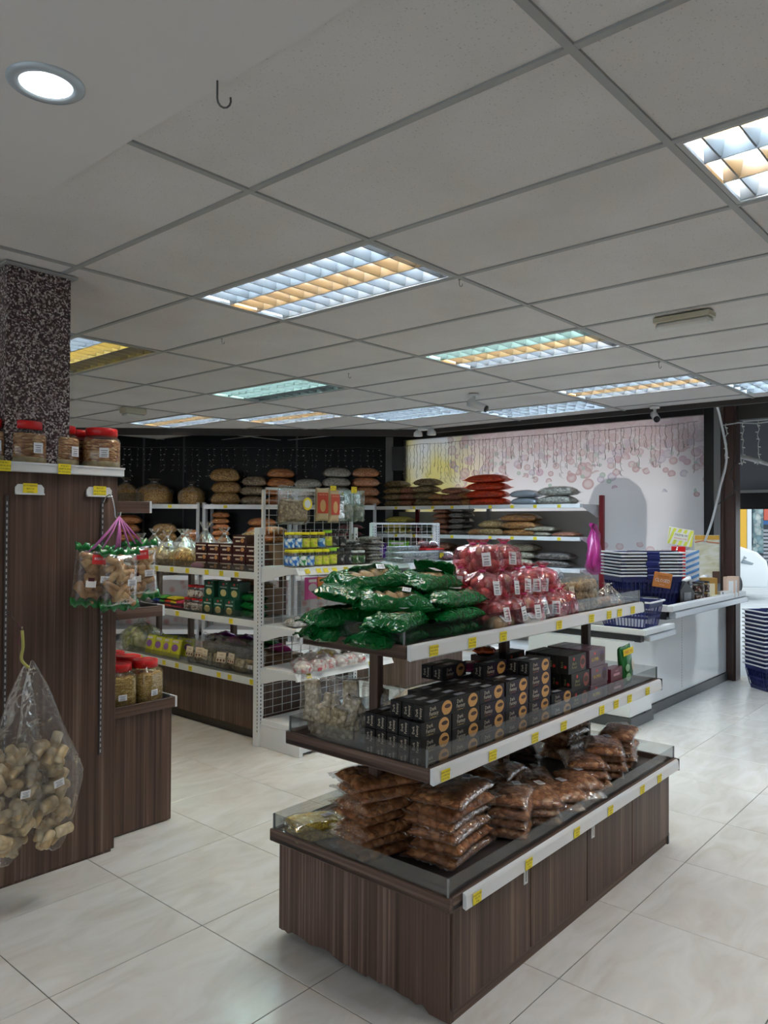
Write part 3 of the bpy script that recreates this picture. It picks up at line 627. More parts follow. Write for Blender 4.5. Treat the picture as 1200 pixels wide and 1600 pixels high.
def r_tied(R, Ht, cmat, seed, fmat=CLEAR, fill=.55, lump=.006, n=26, neck=.80, knot=None, label=True, sq=2.3, round_=False):
    mb = MB(); prof = []
    for k in range(11):
        t = k/10; z = Ht*fill*t; r = R*(.86+.14*math.sin(t*math.pi*.9+.3))*(max(0, 1-t**4)**.5 if t > .2 else 1); prof.append((max(r, .001), z))
    mb.lathe(prof, n, sq=sq)
    mb.v = [tuple(Vector(p)+Vector((nz(p, 40, seed), nz(p, 40, seed+3), nz(p, 40, seed+7) if p[2] > .01 else 0))*lump*1.6+Vector((p[0], p[1], 0))*((.5-cell(p, 55, seed))*lump*18 if p[2] > .01 else 0)) for p in mb.v]
    c = mb.mesh('contents', cmat)
    mb = MB(); prof = []
    zs = np.linspace(0, 1, 14)
    for t in zs:
        if t < neck:
            q = t/neck; r = R*1.04*(1-(max(0, q-fill*.75)/(1-fill*.75))**1.25*.93)
        else: r = R*(.07+.30*((t-neck)/(1-neck))**.8)
        prof.append((r if t > 0 else R*.95, Ht*t))
    mb.lathe(prof, 40, sq=sq, capt=False, fn=lambda a, z: 1+(.05+.22*min(1, max(0, z/Ht-.3)*2))*math.sin(13*a+seed)*.6+.06*math.sin(5*a+seed*2))
    parts = [('contents', c), ('wrapper', mb.mesh('wrapper', fmat))]
    mb = MB(); mb.lathe([(R*.10, Ht*neck-.006), (R*.13, Ht*neck), (R*.10, Ht*neck+.006)], 10)
    parts.append(('tie', mb.mesh('tie', knot or P('clear_tie', (.7, .7, .7), .3))))
    if label: parts.append(('label', STK, (-R*.72, -R*.62, Ht*.33), (math.radians(82), 0, -.75)))
    return parts
def r_box(w, d, h, mats, prints=(), c=.0012):
    """prints: list of (kind, ...) applied on faces"""
    mb = MB(); mb.box(0, w, 0, d, 0, h, 0, c)
    pm = MB(); 
    for p in prints:
        if p[0] == 'text': put_text(pm, p[1], p[2], face_m(p[3], p[4]), p[5], p[6] if len(p) > 6 else 1)
        if p[0] == 'disc':
            _, cc, rx, ry, facing, mi, off = p; m = face_m(cc, facing); n = 20
            pm.add([tuple(m @ Vector((rx*math.cos(2*math.pi*k/n), ry*math.sin(2*math.pi*k/n), off))) for k in range(n)], [tuple(range(n))], mi)
        if p[0] == 'quad': _, cc, ww, hh, facing, mi, off = p; quad(pm, face_m(cc, facing), ww, hh, mi, off)
    out = [('carton', mb.mesh('carton', mats[0]))]
    if prints: out.append(('print', pm.mesh('print', mats[1:])))
    return out
def r_jar(R, Ht, cmat, lidmat, seed, sq=3.2, lidr=.82, fill=.80, label=True, wrap=None, n=28):
    hs = Ht*.80
    mb = MB(); mb.lathe([(R*.93, 0), (R, .008), (R, hs*.86), (R*.9, hs*.96), (R*lidr*.93, hs), (R*lidr*.93, hs+.01)], n, sq=sq); body = mb.mesh('jar_body', JARF)
    mb = MB(); f = hs*fill; mb.lathe([(R*.88, .004), (R*.955, .014), (R*.955, f*.9), (R*.90, f*.97), (R*.5, f), (.001, f*.985)], n, sq=sq, capt=False)
    mb.v = [tuple(Vector(p)*(1+(.5-cell(p, 70, seed))*.03)) for p in mb.v]; con = mb.mesh('contents', cmat)
    mb = MB(); r = R*lidr; mb.lathe([(r, hs+.004), (r, Ht-.004), (r*.95, Ht), (r*.82, Ht-.002), (r*.80, Ht-.005)], n+8, sq=2.2); lid = mb.mesh('lid', lidmat)
    out = [('contents', con), ('jar_body', body), ('lid', lid)]
    if wrap:
        mb = MB(); mb.lathe([(R*1.01, hs*.14), (R*1.01, hs*.80)], n, sq=sq, capb=False, capt=False); out.append(('label', mb.mesh('label', wrap)))
    elif label: out.append(('label', STK, (-.012, -R*1.005, hs*.30), (math.pi/2, 0, 0)))
    return out
ORD = ['bottom', 'second', 'third', 'fourth', 'fifth', 'sixth', 'seventh', 'eighth', 'ninth', 'tenth', 'eleventh', 'twelfth']
NTH = ['first', 'second', 'third', 'fourth', 'fifth', 'sixth', 'seventh', 'eighth', 'ninth', 'tenth', 'eleventh', 'twelfth', 'thirteenth', 'fourteenth']
def lvl(k, n): return 'only' if n == 1 else 'topmost' if k == n-1 else 'bottom' if k == 0 else ORD[k]
# ================================================================ CENTRE GONDOLA
GO = Vector((1.94, 1.43, 0)); GA = math.radians(.72)
GR = Matrix.Rotation(GA, 4, 'Z')
def G(x, y, z): v = GR @ Vector((x, y, z)); return (v.x+GO.x, v.y+GO.y, z)
gond = thing('display_gondola', 'three-tier walnut display gondola standing alone in the middle of the aisle', 'display shelf', GO, (0, 0, GA))
mb = MB(); mb.box(.02, 1.79, .016, .785, .02, .362); mb.obj('carcass', WOODV, gond)
# end panel with a chipped lower edge
rn = random.Random(4); pts = [(0, .362), (.79, .362), (.79, .030)]
x = .775
while x > .10: pts.append((x, .010+rn.uniform(0, .016)+(.014 if x > .5 else 0))); x -= rn.uniform(.012, .05)
pts += [(.08, .004), (0, .004)]
mb = MB(); mb.prism(pts[::-1], -.002, .018, 'x'); mb.obj('end_panel', WOODV, gond)
mb = MB(); mb.prism([(p[0]*.998, p[1]*1) for p in pts][::-1], 1.79, 1.805, 'x'); mb.obj('end_panel', WOODV, gond)
for a, b in ((.004, .476), (.483, .920), (.927, 1.362), (1.369, 1.803)):
    mb = MB(); mb.box(a, b, -.006, .014, .045, .362, 0, .001); d = mb.obj('door', WOODV, gond)
mb = MB(); mb.box(.006, 1.80, .004, .02, 0, .043); mb.obj('plinth', WOODX, gond)
mb = MB(); mb.box(1.795, 1.812, -.004, .03, 0, .05); mb.obj('corner_foot', BLACK, gond)
for a in (.44, .97):
    mb = MB(); mb.box(a-.013, a+.013, -.010, -.006, .285, .352, 0, .001); mb.box(a-.004, a+.004, -.012, -.010, .295, .340, 1); mb.obj('white_catch', [WHITE, P('catch_slot', (.45, .46, .47), .4)], gond)
def tray(x0, x1, y0, y1, z, h, tagxs, wd, tk, rail0):
    mb = MB(); mb.box(x0, x1, y0, y1, z, z+.014); mb.obj('tray_board', P('dark_tray_liner', (.03, .022, .02), .5), gond)
    for q, nm in ((y0, 0), (y1-.018, 1)): mb = MB(); mb.box(x0+.018, x1, q, q+.018, z-h*.1, z+h, 0, .002); mb.obj('tray_edge', WOODX, gond)
    for q in (x0, x1-.018): mb = MB(); mb.box(q, q+.018, y0-.004, y1+.004, z-h*.12, z+h, 0, .003); mb.obj('tray_edge', WOODY, gond)
    zt = z+h
    # white price channel: slightly raked front with lips
    for yy, sgn in ((y0, -1), (y1, 1)):
        mb = MB(); a = yy+sgn*.006; b = yy+sgn*.018
        mb.prism([(a, zt-.046), (b, zt-.050), (b+sgn*.004, zt-.046), (b+sgn*.001, zt-.008), (b-sgn*.002, zt-.002), (a, zt+.002)][::(-1 if sgn < 0 else 1)], rail0, x1-.025, 'x')
        rl = mb.obj('price_rail', WHITE, gond)
        mb = MB(); mb.box(x1-.025, x1-.021, min(a, b)-.004, max(a, b)+.004, zt-.052, zt+.004); mb.obj('rail_end_cap', BLACK, rl)
        if sgn < 0:
            for k, tx in enumerate(tagxs): link('price_tag', tag_mesh(tk[k % len(tk)]), rl, (tx, b-.0052, zt-.027), (math.radians(2), 0, 0), wd)
    # acrylic guards
    g = .058
    for q in (y0+.008, y1-.012): mb = MB(); mb.box(x0+.01, x1-.01, q, q+.0035, z+h*.6, zt+g); mb.obj('acrylic_guard', ACRYL, gond)
    for q in (x0+.008, x1-.012): mb = MB(); mb.box(q, q+.0035, y0+.012, y1-.012, z+h*.6, zt+g); mb.obj('acrylic_guard', ACRYL, gond)
    for xx, yy in ((x0+.009, y0+.010), (x0+.009, y1-.012), (x1-.012, y0+.010)):
        mb = MB(); mb.box(xx-.002, xx+.004, yy-.002, yy+.004, z+h*.6, zt+g); mb.obj('guard_corner', P('acrylic_edge', (.20, .21, .21), .2), gond)
tray(-.028, 1.88, -.015, .815, .362, .040, [.09, .41, .77, 1.07, 1.40, 1.60], 1.0, [3, 3, 7, 7, 1, 1], .035)
tray(-.028, 1.88, .070, .73, .742, .040, [.035, .31, .60, .825, 1.17, 1.315, 1.46, 1.67], 1.0, [4, 4, 4, 4, 6, 4, 1, 2], -.024)
tray(-.034, 1.88, .160, .635, 1.120, .040, [.09, .315, .52, .956, 1.258, 1.44, 1.556, 1.71], 1.0, [5, 2, 3, 6, 7, 2, 1, 6], -.03)
for (px_, py_) in ((.10, .40), (.95, .40), (1.74, .40)):
    for z0, z1 in ((.376, .742), (.756, 1.12)):
        mb = MB(); mb.box(px_-.016, px_+.016, py_-.02, py_+.02, z0, z1, 0, .002); mb.obj('post', WOODV, gond)
# --- base tray stock: brown nugget bags
rn = random.Random(11); BZ = .377
nug = [r_pillow(.30, .205, .046, C_BROWN, s, hi=True, lump=.005) for s in (1, 2, 3)]
nugp = [r_pillow(.225, .165, .046, C_BROWNPALE, s, hi=True, lump=.005) for s in (4, 5)]
drk = [r_pillow(.21, .16, .04, C_DARK, s, hi=True, lump=.004, label=False) for s in (6, 7)]
def stack(rec, x, y, n, z0, dz, ang, lab, cat='bag', name='snack_bag', group=None, jit=.012, fn=G, tilt=0, sc=None, awob=.12, addang=GA):
    for k in range(n):
        p = fn(x+rn.uniform(-jit, jit), y+rn.uniform(-jit, jit), z0+k*dz)
        make(rec[(k+int(x*10)) % len(rec)], name, lab % lvl(k, n) if '%s' in lab else lab, cat, p, (tilt+rn.uniform(-.02, .02), rn.uniform(-.03, .03), ang+addang+rn.uniform(-awob, awob)), sc, group)
NG = 'clear bags of brown nugget snacks on the base tray'
stack(nug, .31, .225, 6, BZ, .041, .10, '%s bag of brown nuggets in the big stack at the near tray corner', group=NG)
stack(nug, .17, .43, 7, BZ, .041, -.25, '%s brown nugget bag in the tall stack behind the near corner stack', group=NG)
stack(nugp, .62, .17, 4, BZ, .036, .45, '%s brown nugget bag at the front guard, first pile past the corner stack', group=NG)
stack(nugp, .80, .155, 3, BZ, .036, .7, '%s brown nugget bag at the front guard, second pile past the corner stack', group=NG)
stack(nugp, .98, .15, 2, BZ, .036, .8, '%s brown nugget bag at the front guard, third pile past the corner stack', group=NG)
stack(nugp, 1.15, .145, 2, BZ, .038, 1.0, '%s brown nugget bag at the front guard, fourth pile past the corner stack', group=NG)
stack(nug, .60, .42, 5, BZ, .037, -.5, '%s brown nugget bag in the slumped stack below the middle post', group=NG)
stack(nug, .84, .36, 4, BZ, .037, .3, '%s brown nugget bag mid-tray between the slumped stack and the dark bags', group=NG, sc=(.85, .9, 1))
stack(nug, 1.06, .32, 2, BZ, .038, .6, '%s brown nugget bag lying mid-tray in front of the dark bags', group=NG, sc=(.85, .9, 1))
stack(nug, 1.32, .20, 3, BZ, .040, .7, '%s brown nugget bag with white sticker in the shorter of the far-end piles', group=NG, sc=(.80, .9, 1))
stack(nug, 1.49, .19, 4, BZ, .038, .55, '%s brown nugget bag in the second pile from the far tray end', group=NG, sc=(.80, .9, 1))
stack(nugp, 1.68, .20, 5, BZ, .034, .3, '%s brown nugget bag in the pile at the far tray end', group=NG)
stack(nugp, 1.62, .46, 6, BZ, .036, -.1, '%s brown nugget bag in the pile behind the far post', group=NG)
stack(drk, 1.02, .55, 3, BZ, .034, -.4, '%s dark dried-fruit bag in the heap at the middle of the base tray', name='dried_fruit_bag', group='dark dried-fruit bags')
stack(drk, 1.25, .50, 4, BZ, .034, .6, '%s dark dried-fruit bag in the pile beside the far-end nuggets', name='dried_fruit_bag', group='dark dried-fruit bags')
stack(drk, .86, .60, 2, BZ, .034, 1.0, '%s dark dried-fruit bag at the back edge of the base tray', name='dried_fruit_bag', group='dark dried-fruit bags')
yl = [r_pillow(.20, .15, .035, crumbs('yellow_sev', (.72, .46, .02), (.90, .62, .04), (.98, .78, .12), 140, .8, .003), 12, hi=True, lump=.002)]
stack(yl, .10, .69, 2, BZ, .034, -.35, '%s bag of fine yellow noodles at the back corner of the base tray', name='noodle_bag', group='yellow noodle bags')
stack(yl, .30, .69, 1, BZ, .034, .3, 'half-hidden bag of yellow noodles behind the tall nugget stack', name='noodle_bag')
# --- middle tray: dark cookie cartons
BLKBOX = P('black_carton', (.008, .007, .008), .38, spec=.3); CREAM = P('cream_print', (.62, .55, .42), .5); GOLDP = P('gold_print', (.60, .38, .10), .4)
CKD = P('cookie_print', (.58, .30, .09), .5); CHOC = P('chocolate_print', (.05, .015, .008), .4); PURP = P('purple_print', (.08, .03, .12), .4); ORNG = P('orange_print', (.55, .13, .03), .4)
bw, bd, bh = .166, .046, .052
def df_box(accent):
    pr = [('quad', (bw*.62, 0, bh*.5), bw*.74, bh*.98, '-y', 4 if accent else 3, .0003), ('disc', (bw*.74, 0, bh*.52), .029, .0235, '-y', 1, .0007), ('disc', (bw*.765, 0, bh*.60), .018, .007, '-y', 2, .0010), ('disc', (bw*.68, 0, bh*.20), .010, .006, '-y', 1, .0010),
          ('text', 'Dark', .0185, (bw*.27, -.0012, bh*.70), '-y', 0, .9), ('text', 'Fantasy', .0185, (bw*.30, -.0012, bh*.40), '-y', 0, .9), ('text', 'CHOCO FILLS' if accent else 'COFFEE FILLS', .0065, (bw*.28, -.0012, bh*.16), '-y', 5 if accent else 6),
          ('text', 'Dark', .0145, (-.0010, bd*.66, bh*.5), '-xup', 0, .85), ('text', 'Fantasy', .0145, (-.0010, bd*.34, bh*.5), '-xup', 0, .85), ('quad', (bw*.45, bd*.5, bh), .05, .022, '+z', 7, .0006)]
    return r_box(bw, bd, bh, [BLKBOX, CREAM, CKD, CHOC, P('near_black_print', (.010, .008, .008), .4, spec=.3), P('deep_purple_print', (.016, .008, .022), .4, spec=.3), ORNG, GOLDP, P('foil_sticker', (.42, .44, .48), .3)], pr)
DFA, DFB = df_box(0), df_box(1)
SGRP = 'black cookie cartons stacked on the middle tray'
mz = .756; y0_ = .115
hts = [[4, 4, 4, 3, 3], [4, 4, 4, 4, 3], [4, 4, 4, 4, 3], [4, 4, 5, 4, 3], [5, 5, 4, 4, 3]]
for cidx in range(5):
    for r in range(5):
        hh = hts[cidx][r]
        for k in range(hh):
            hid = (r > 0 and cidx > 0 and k < hh-1) or (r > 2)
            lab = ('cookie carton in the %s front column from the near tray corner, %s of its stack' % (NTH[cidx], lvl(k, hh)) if r == 0 else
                   'cookie carton showing its end, %s row back at the near tray end, %s level' % (NTH[r], lvl(k, hh)) if cidx == 0 and not hid else
                   'top cookie carton %s row back in column %s from the corner' % (NTH[r], NTH[cidx]) if not hid else 'hidden cookie carton in column %s from the corner, %s row back, %s level' % (NTH[cidx], NTH[r], ORD[k]))
            off = .018 if (cidx == 0 and k >= 3) else 0
            make(DFB if cidx >= 2 else DFA, 'cookie_carton', lab, 'box', G(-.005+off+cidx*(bw+.0035)+rn.uniform(-.002, .002), y0_+r*(bd+.0035)+rn.uniform(-.001, .001), mz+k*(bh+.0005)), (0, 0, GA+rn.uniform(-.015, .015)), None, SGRP)
for k in range(2): make(DFB, 'cookie_carton', '%s carton of the short pair between the cookie and dark cake cartons' % lvl(k, 2), 'box', G(.86, .12, mz+k*(bh+.0005)), (0, 0, GA-.05), None, SGRP)
make(DFB, 'cookie_carton', 'single cookie carton lying on top at the back of the stack', 'box', G(.36, .30, mz+4*(bh+.0005)+.0005), (0, 0, GA+.05), None, SGRP)
make(DFB, 'cookie_carton', 'second carton lying behind the single one atop the stack', 'box', G(.36, .352, mz+4*(bh+.0005)+.0005), (0, 0, GA+.03), None, SGRP)
# dark cake cartons and purple cartons
w2, d2, h2 = .165, .05, .078
GREYBOX = P('charcoal_carton', (.024, .022, .020), .38, spec=.3); REDP = P('red_print', (.62, .05, .04), .4); LIME = P('olive_gold_print', (.40, .38, .14), .4)
BF = r_box(w2, d2, h2, [GREYBOX, REDP, LIME, CHOC, P('berry_print', (.28, .06, .04), .4)], [('disc', (w2*.30, 0, h2*.78), .008, .008, '-y', 0, .0006), ('text', 'Black', .018, (w2*.32, -.001, h2*.52), '-y', 1), ('text', 'Forest', .018, (w2*.32, -.001, h2*.32), '-y', 1),
      ('disc', (w2*.80, 0, h2*.5), .026, .030, '-y', 3, .0005), ('disc', (w2*.80, 0, h2*.52), .020, .013, '-y', 2, .0009), ('disc', (0, d2*.3, h2*.4), .007, .007, '-x', 0, .0006), ('text', 'Black', .013, (-.001, d2*.6, h2*.5), '-xup', 1)])
MAUVE = P('mauve_carton', (.115, .060, .075), .3, coat=.3); YELP = P('yellow_print', (.80, .55, .06), .4)
RM = r_box(w2, d2, h2, [MAUVE, REDP, YELP, P('dark_chocolate_cup', (.06, .022, .016), .4), PURP], [('text', 'ROMA', .024, (w2*.34, -.001, h2*.42), '-y', 1), ('disc', (w2*.33, 0, h2*.76), .009, .007, '-y', 0, .0006), ('disc', (w2*.78, 0, h2*.5), .022, .026, '-y', 2, .0006), ('disc', (w2*.78, 0, h2*.72), .020, .006, '-y', 3, .0009), ('text', 'ROMA', .018, (-.001, d2*.5, h2*.5), '-xup', 1)])
for r in range(4):
    for k in range(3):
        make(BF, 'cake_carton', 'charcoal cake carton, %s row from the front guard, %s of three' % (NTH[r], lvl(k, 3)), 'box', G(1.055+(-.02 if k == 2 else .008*k), .135+r*.053, mz+k*(h2+.0005)), (0, 0, GA+rn.uniform(-.02, .02)), None, 'charcoal cake cartons on the middle tray')
    for k in range(3):
        make(RM, 'wafer_carton', 'mauve wafer carton, %s row from the front guard, %s of three' % (NTH[r], lvl(k, 3)), 'box', G(1.245+(-.012 if k == 2 else .006*k), .135+r*.053, mz+k*(h2+.0005)), (0, 0, GA+rn.uniform(-.02, .02)), None, 'mauve wafer cartons on the middle tray')
for r in range(2):
    for k in range(3): make(BF, 'cake_carton', 'charcoal cake carton set back beside the cookie stack, %s, pile %s' % (lvl(k, 3), ('near the front', 'near the back')[r]), 'box', G(.88+.01*k, .36+r*.054, mz+k*(h2+.0005)), (0, 0, GA+.03), None, 'charcoal cake cartons on the middle tray')
SM = r_box(.13, .045, .06, [P('maroon_carton', (.14, .018, .03), .3, coat=.3), P('pink_print', (.60, .30, .32), .4)], [('quad', (.065, 0, .03), .07, .012, '-y', 0, .0006), ('text', 'WAFER', .012, (.065, -.0012, .046), '-y', 0)])
for k in range(2): make(SM, 'small_wafer_carton', '%s maroon carton beside the green packet' % lvl(k, 2), 'box', G(1.455, .135, mz+k*.0605), (0, 0, GA-.05+.06*k), None, 'small maroon cartons')
def r_pouch(w, h, d, cmat, seed, prints=None, pmats=None, n=12):
    """upright sealed pouch, front face to -y"""
    mb = pillow(w, h, d, seed, n, n+2, 0, edge=.5, flap=.06, ruf=.003, power=.4)
    mb.v = [(x, d/2-z, y+h/2*1.03) for (x, y, z) in mb.v]; out = [('pouch', mb.mesh('pouch', cmat))]
    if prints:
        pm = MB()
        for p in prints:
            if p[0] == 'text': put_text(pm, p[1], p[2], face_m(p[3], '-y'), p[4])
            if p[0] == 'disc': 
                _, cc, rx, ry, mi, off = p; m = face_m(cc, '-y'); pm.add([tuple(m @ Vector((rx*math.cos(2*math.pi*k/18), ry*math.sin(2*math.pi*k/18), off))) for k in range(18)], [tuple(range(18))], mi)
            if p[0] == 'quad': _, cc, ww, hh, mi, off = p; quad(pm, face_m(cc, '-y'), ww, hh, mi, off)
        out.append(('print', pm.mesh('print', pmats)))
    return out
GREENP = P('green_foil_pouch', (.02, .16, .035), .25, coat=.3)
gp = r_pouch(.115, .20, .04, GREENP, 3, [('quad', (0, -.021, .172), .105, .032, 0, .001), ('text', 'FREE 10%', .020, (0, -.0245, .172), 1), ('disc', (-.02, -.021, .095), .022, .018, 2, .001), ('disc', (-.02, -.021, .05), .026, .018, 2, .001), ('disc', (.035, -.021, .10), .014, .03, 3, .001)], [YEL, REDP, P('pale_green_print', (.30, .55, .32), .5), P('cream_nut_print', (.75, .70, .60), .5)])
make(gp, 'green_packet', 'upright green packet with a yellow band reading FREE at the tray end', 'packet', G(1.72, .17, mz), (-.05, -.08, GA-.05))
# packets thrown on top of the cookie cartons
pk = [('pouch', pillow(.17, .11, .03, 4, 14, 10, 0, flap=.1, ruf=.004).mesh('pouch', P('magenta_foil', (.30, .03, .12), .25, coat=.3)))]
make(pk, 'biscuit_packet', 'magenta and purple biscuit packet lying on the cookie cartons', 'packet', G(.62, .36, mz+4*.0525+.001), (0, 0, .1))
pk = [('pouch', pillow(.13, .09, .03, 5, 12, 8, 0, flap=.16, ruf=.010).mesh('pouch', P('orange_foil', (.62, .10, .02), .25, coat=.3)))]
make(pk, 'sweet_packet', 'crumpled orange foil packet behind the magenta one', 'packet', G(.80, .40, mz+3*.0525+.09), (0, .1, .5)); 
mb = r_box(.10, .08, .088, [P('plain_dark_carton', (.03, .012, .012), .4)]); make(mb, 'dark_carton', 'plain dark carton under the crumpled orange packet', 'box', G(.75, .36, mz+3*.0525), (0, 0, .02))
# sesame bars in clear bags at the near end
def r_bars(seed, n, w=.15, hh=.22, milky=CLEAR):
    rn2 = random.Random(seed); mb = MB()
    for k in range(n):
        s0 = MB(); s0.box(-.027, .027, -.018, .018, -.055, .055, 0, .004)
        bmh = bmesh.new(); me = s0.mesh('t', []); bmh.from_mesh(me); bmesh.ops.subdivide_edges(bmh, edges=bmh.edges, cuts=2, use_grid_fill=True)
        R_ = Matrix.Rotation(rn2.uniform(-.3, .3)+(1.4 if k % 3 == 1 else 0), 4, 'Y') @ Matrix.Rotation(rn2.uniform(-.3, .3), 4, 'X'); T = Vector((rn2.uniform(-w*.28, w*.28), rn2.uniform(-.02, .02), .055+.045*(k//3)+rn2.uniform(0, .01)))
        vs = []
        for v in bmh.verts:
            p = R_ @ (v.co*(1+.05*nz(v.co, 90, seed+k)))+T; vs.append(tuple(p))
        bmh.verts.index_update(); mb.add(vs, [tuple(v.index for v in f.verts) for f in bmh.faces]); bmh.free(); bpy.data.meshes.remove(me)
    c = mb.mesh('sesame_bars', C_SESAME)
    fm = pillow(w, hh, .075, seed, 20, 22, 0, edge=.5, flap=.05, ruf=.008, power=.35); fm.v = [(x, .0375-z, y+hh/2*1.03) for (x, y, z) in fm.v]
    mb = MB(); mb.box(-w*.5, w*.5, -.002, .002, hh*.93, hh*.945); 
    return [('sesame_bars', c), ('bag_film', fm.mesh('bag_film', milky)), ('zip_seal', mb.mesh('zip_seal', MILKY))]
for i, (x, y, a, s) in enumerate(((.075, .67, -1.2, 1), (.10, .53, -1.0, 1.05), (.12, .40, -1.25, 1.0))):
    o = make(r_bars(i+1, 7), 'sesame_bar_bag', ['clear zip bag of sesame bars at the back corner of the middle tray', 'clear zip bag of sesame bars, middle of three on the tray', 'clear zip bag of sesame bars next to the cookie cartons'][i], 'bag', G(x, y, mz+.002), (-.08, 0, a+GA), s, 'sesame bar bags')
    o.children[0]['kind'] = 'stuff'
bigb = r_pillow(.30, .18, .09, C_SESAME, 9, fmat=MILKY, label=False, hi=True, flap=.12, lump=.010, lscale=25)
make(bigb, 'sesame_bar_bag', 'large cloudy bag of sesame bars lying behind the cookie cartons', 'bag', G(.36, .50, mz+.002), (0, 0, .1)); 
make(bigb, 'sesame_bar_bag', 'second large cloudy bag lying deeper behind the cookie cartons', 'bag', G(.70, .62, mz+.002), (0, 0, -.1))
# --- top tray: green bread bags
def green_film():
    m = film('green_printed_film', wr=0); m2, nt, b = new_mat('green_bread_film'); b.inputs['Base Color'].default_value = (.004, .11, .022, 1); b.inputs['Roughness'].default_value = .17; b.inputs['Specular IOR Level'].default_value = .32
    v = coords(nt, (1, .6, 1), rnd=True); n1 = N(nt, 'ShaderNodeTexNoise', Scale=26.0, Detail=2.0, Distortion=1.0); nt.links.new(v, n1.inputs['Vector'])
    rg = N(nt, 'ShaderNodeMath', operation='SUBTRACT'); nt.links.new(n1.outputs[0], rg.inputs[0]); rg.inputs[1].default_value = .5
    ab = N(nt, 'ShaderNodeMath', operation='ABSOLUTE'); nt.links.new(rg.outputs[0], ab.inputs[0]); bump(nt, b, ab.outputs[0], .9, .02)
    tc = nt.nodes.new('ShaderNodeTexCoord'); mp = nt.nodes.new('ShaderNodeMapping'); mp.inputs['Scale'].default_value = (1/.078, 1/.052, 0); nt.links.new(tc.outputs['Object'], mp.inputs[0])
    ln = nt.nodes.new('ShaderNodeVectorMath'); ln.operation = 'LENGTH'; nt.links.new(mp.outputs[0], ln.inputs[0])
    lt = N(nt, 'ShaderNodeMath', operation='LESS_THAN'); nt.links.new(ln.outputs['Value'], lt.inputs[0]); lt.inputs[1].default_value = 1
    sx = nt.nodes.new('ShaderNodeSeparateXYZ'); nt.links.new(tc.outputs['Object'], sx.inputs[0]); gt = N(nt, 'ShaderNodeMath', operation='GREATER_THAN'); nt.links.new(sx.outputs[2], gt.inputs[0]); gt.inputs[1].default_value = .04
    mu = N(nt, 'ShaderNodeMath', operation='MULTIPLY'); nt.links.new(lt.outputs[0], mu.inputs[0]); nt.links.new(gt.outputs[0], mu.inputs[1])
    sb = N(nt, 'ShaderNodeMath', operation='MULTIPLY_ADD'); nt.links.new(mu.outputs[0], sb.inputs[0]); sb.inputs[1].default_value = -.86; sb.inputs[2].default_value = 1; nt.links.new(sb.outputs[0], b.inputs['Alpha'])
    return m2
GF = green_film()
def r_green(seed, window=True):
    rolls = MB()
    for k in range(5): rolls.tube([(-.085+.042*k, -.055, .034), (-.085+.042*k, 0, .040), (-.085+.042*k, .055, .034)], [.018, .025, .018], 10)
    out = [('bread_rolls', rolls.mesh('bread_rolls', C_RUSK)), ('wrapper', pillow(.27, .155, .075, seed, 26, 18, 0, flap=.20, ruf=.013, power=.42).mesh('wrapper', GF))]
    out.append(('label', STK, (.05, .005, .078), (0, 0, 1.2))); return out
gb = [r_green(s) for s in (1, 2, 3)]
tz = 1.136
GBAG = 'green bread bags heaped on the top tray'
gl_ = [ # x, y, z, rx, ry, rz, label
 (.13, .28, 0, .0, 0, .1, 'green bag flat on the tray floor at the near front corner'), (.13, .50, 0, 0, 0, -.2, 'green bag flat on the tray floor at the near back corner'),
 (.42, .27, 0, 0, 0, .1, 'green bag on the tray floor behind the first price tags'), (.42, .50, 0, 0, 0, .2, 'green bag on the tray floor at the back, under the heap'),
 (.15, .26, .065, .03, .0, .35, 'green bag in the second layer at the near end'), (.12, .48, .068, .0, -.06, -.35, 'green bag bulging over the near end of the tray'),
 (.43, .26, .062, .0, .0, .06, 'green bag in the second layer by the front guard, under the long shiny one'), (.44, .48, .066, 0, 0, -.1, 'green bag in the second layer near the pink bags'),
 (.22, .35, .135, .25, .05, -.55, 'green bag slumped diagonally across the near end of the heap'), (.44, .26, .125, -.05, .02, .08, 'long shiny green bag facing the aisle, third layer'),
 (.40, .45, .135, .10, 0, .25, 'green bag in the third layer under the topmost pair'), (.14, .50, .150, .15, .12, .5, 'upper green bag whose bread shows at the near back of the heap'),
 (.44, .37, .200, .20, .0, .12, 'topmost green bag with clear window and white label on top'), (.24, .48, .215, .30, -.12, -.4, 'topmost green bag tilted toward the mesh rack'),
 (.62, .46, .190, .1, .55, .5, 'green bag flap standing up beside the pink bags')]
for i, (x, y, z, rx, ry, rz, lab) in enumerate(gl_): make(gb[i % 3], 'bread_bag', lab, 'bag', G(x*1.06-.09, y+.02, tz+z*.86), (rx, ry, rz+GA), (1.04, 1.04, .88), GBAG)
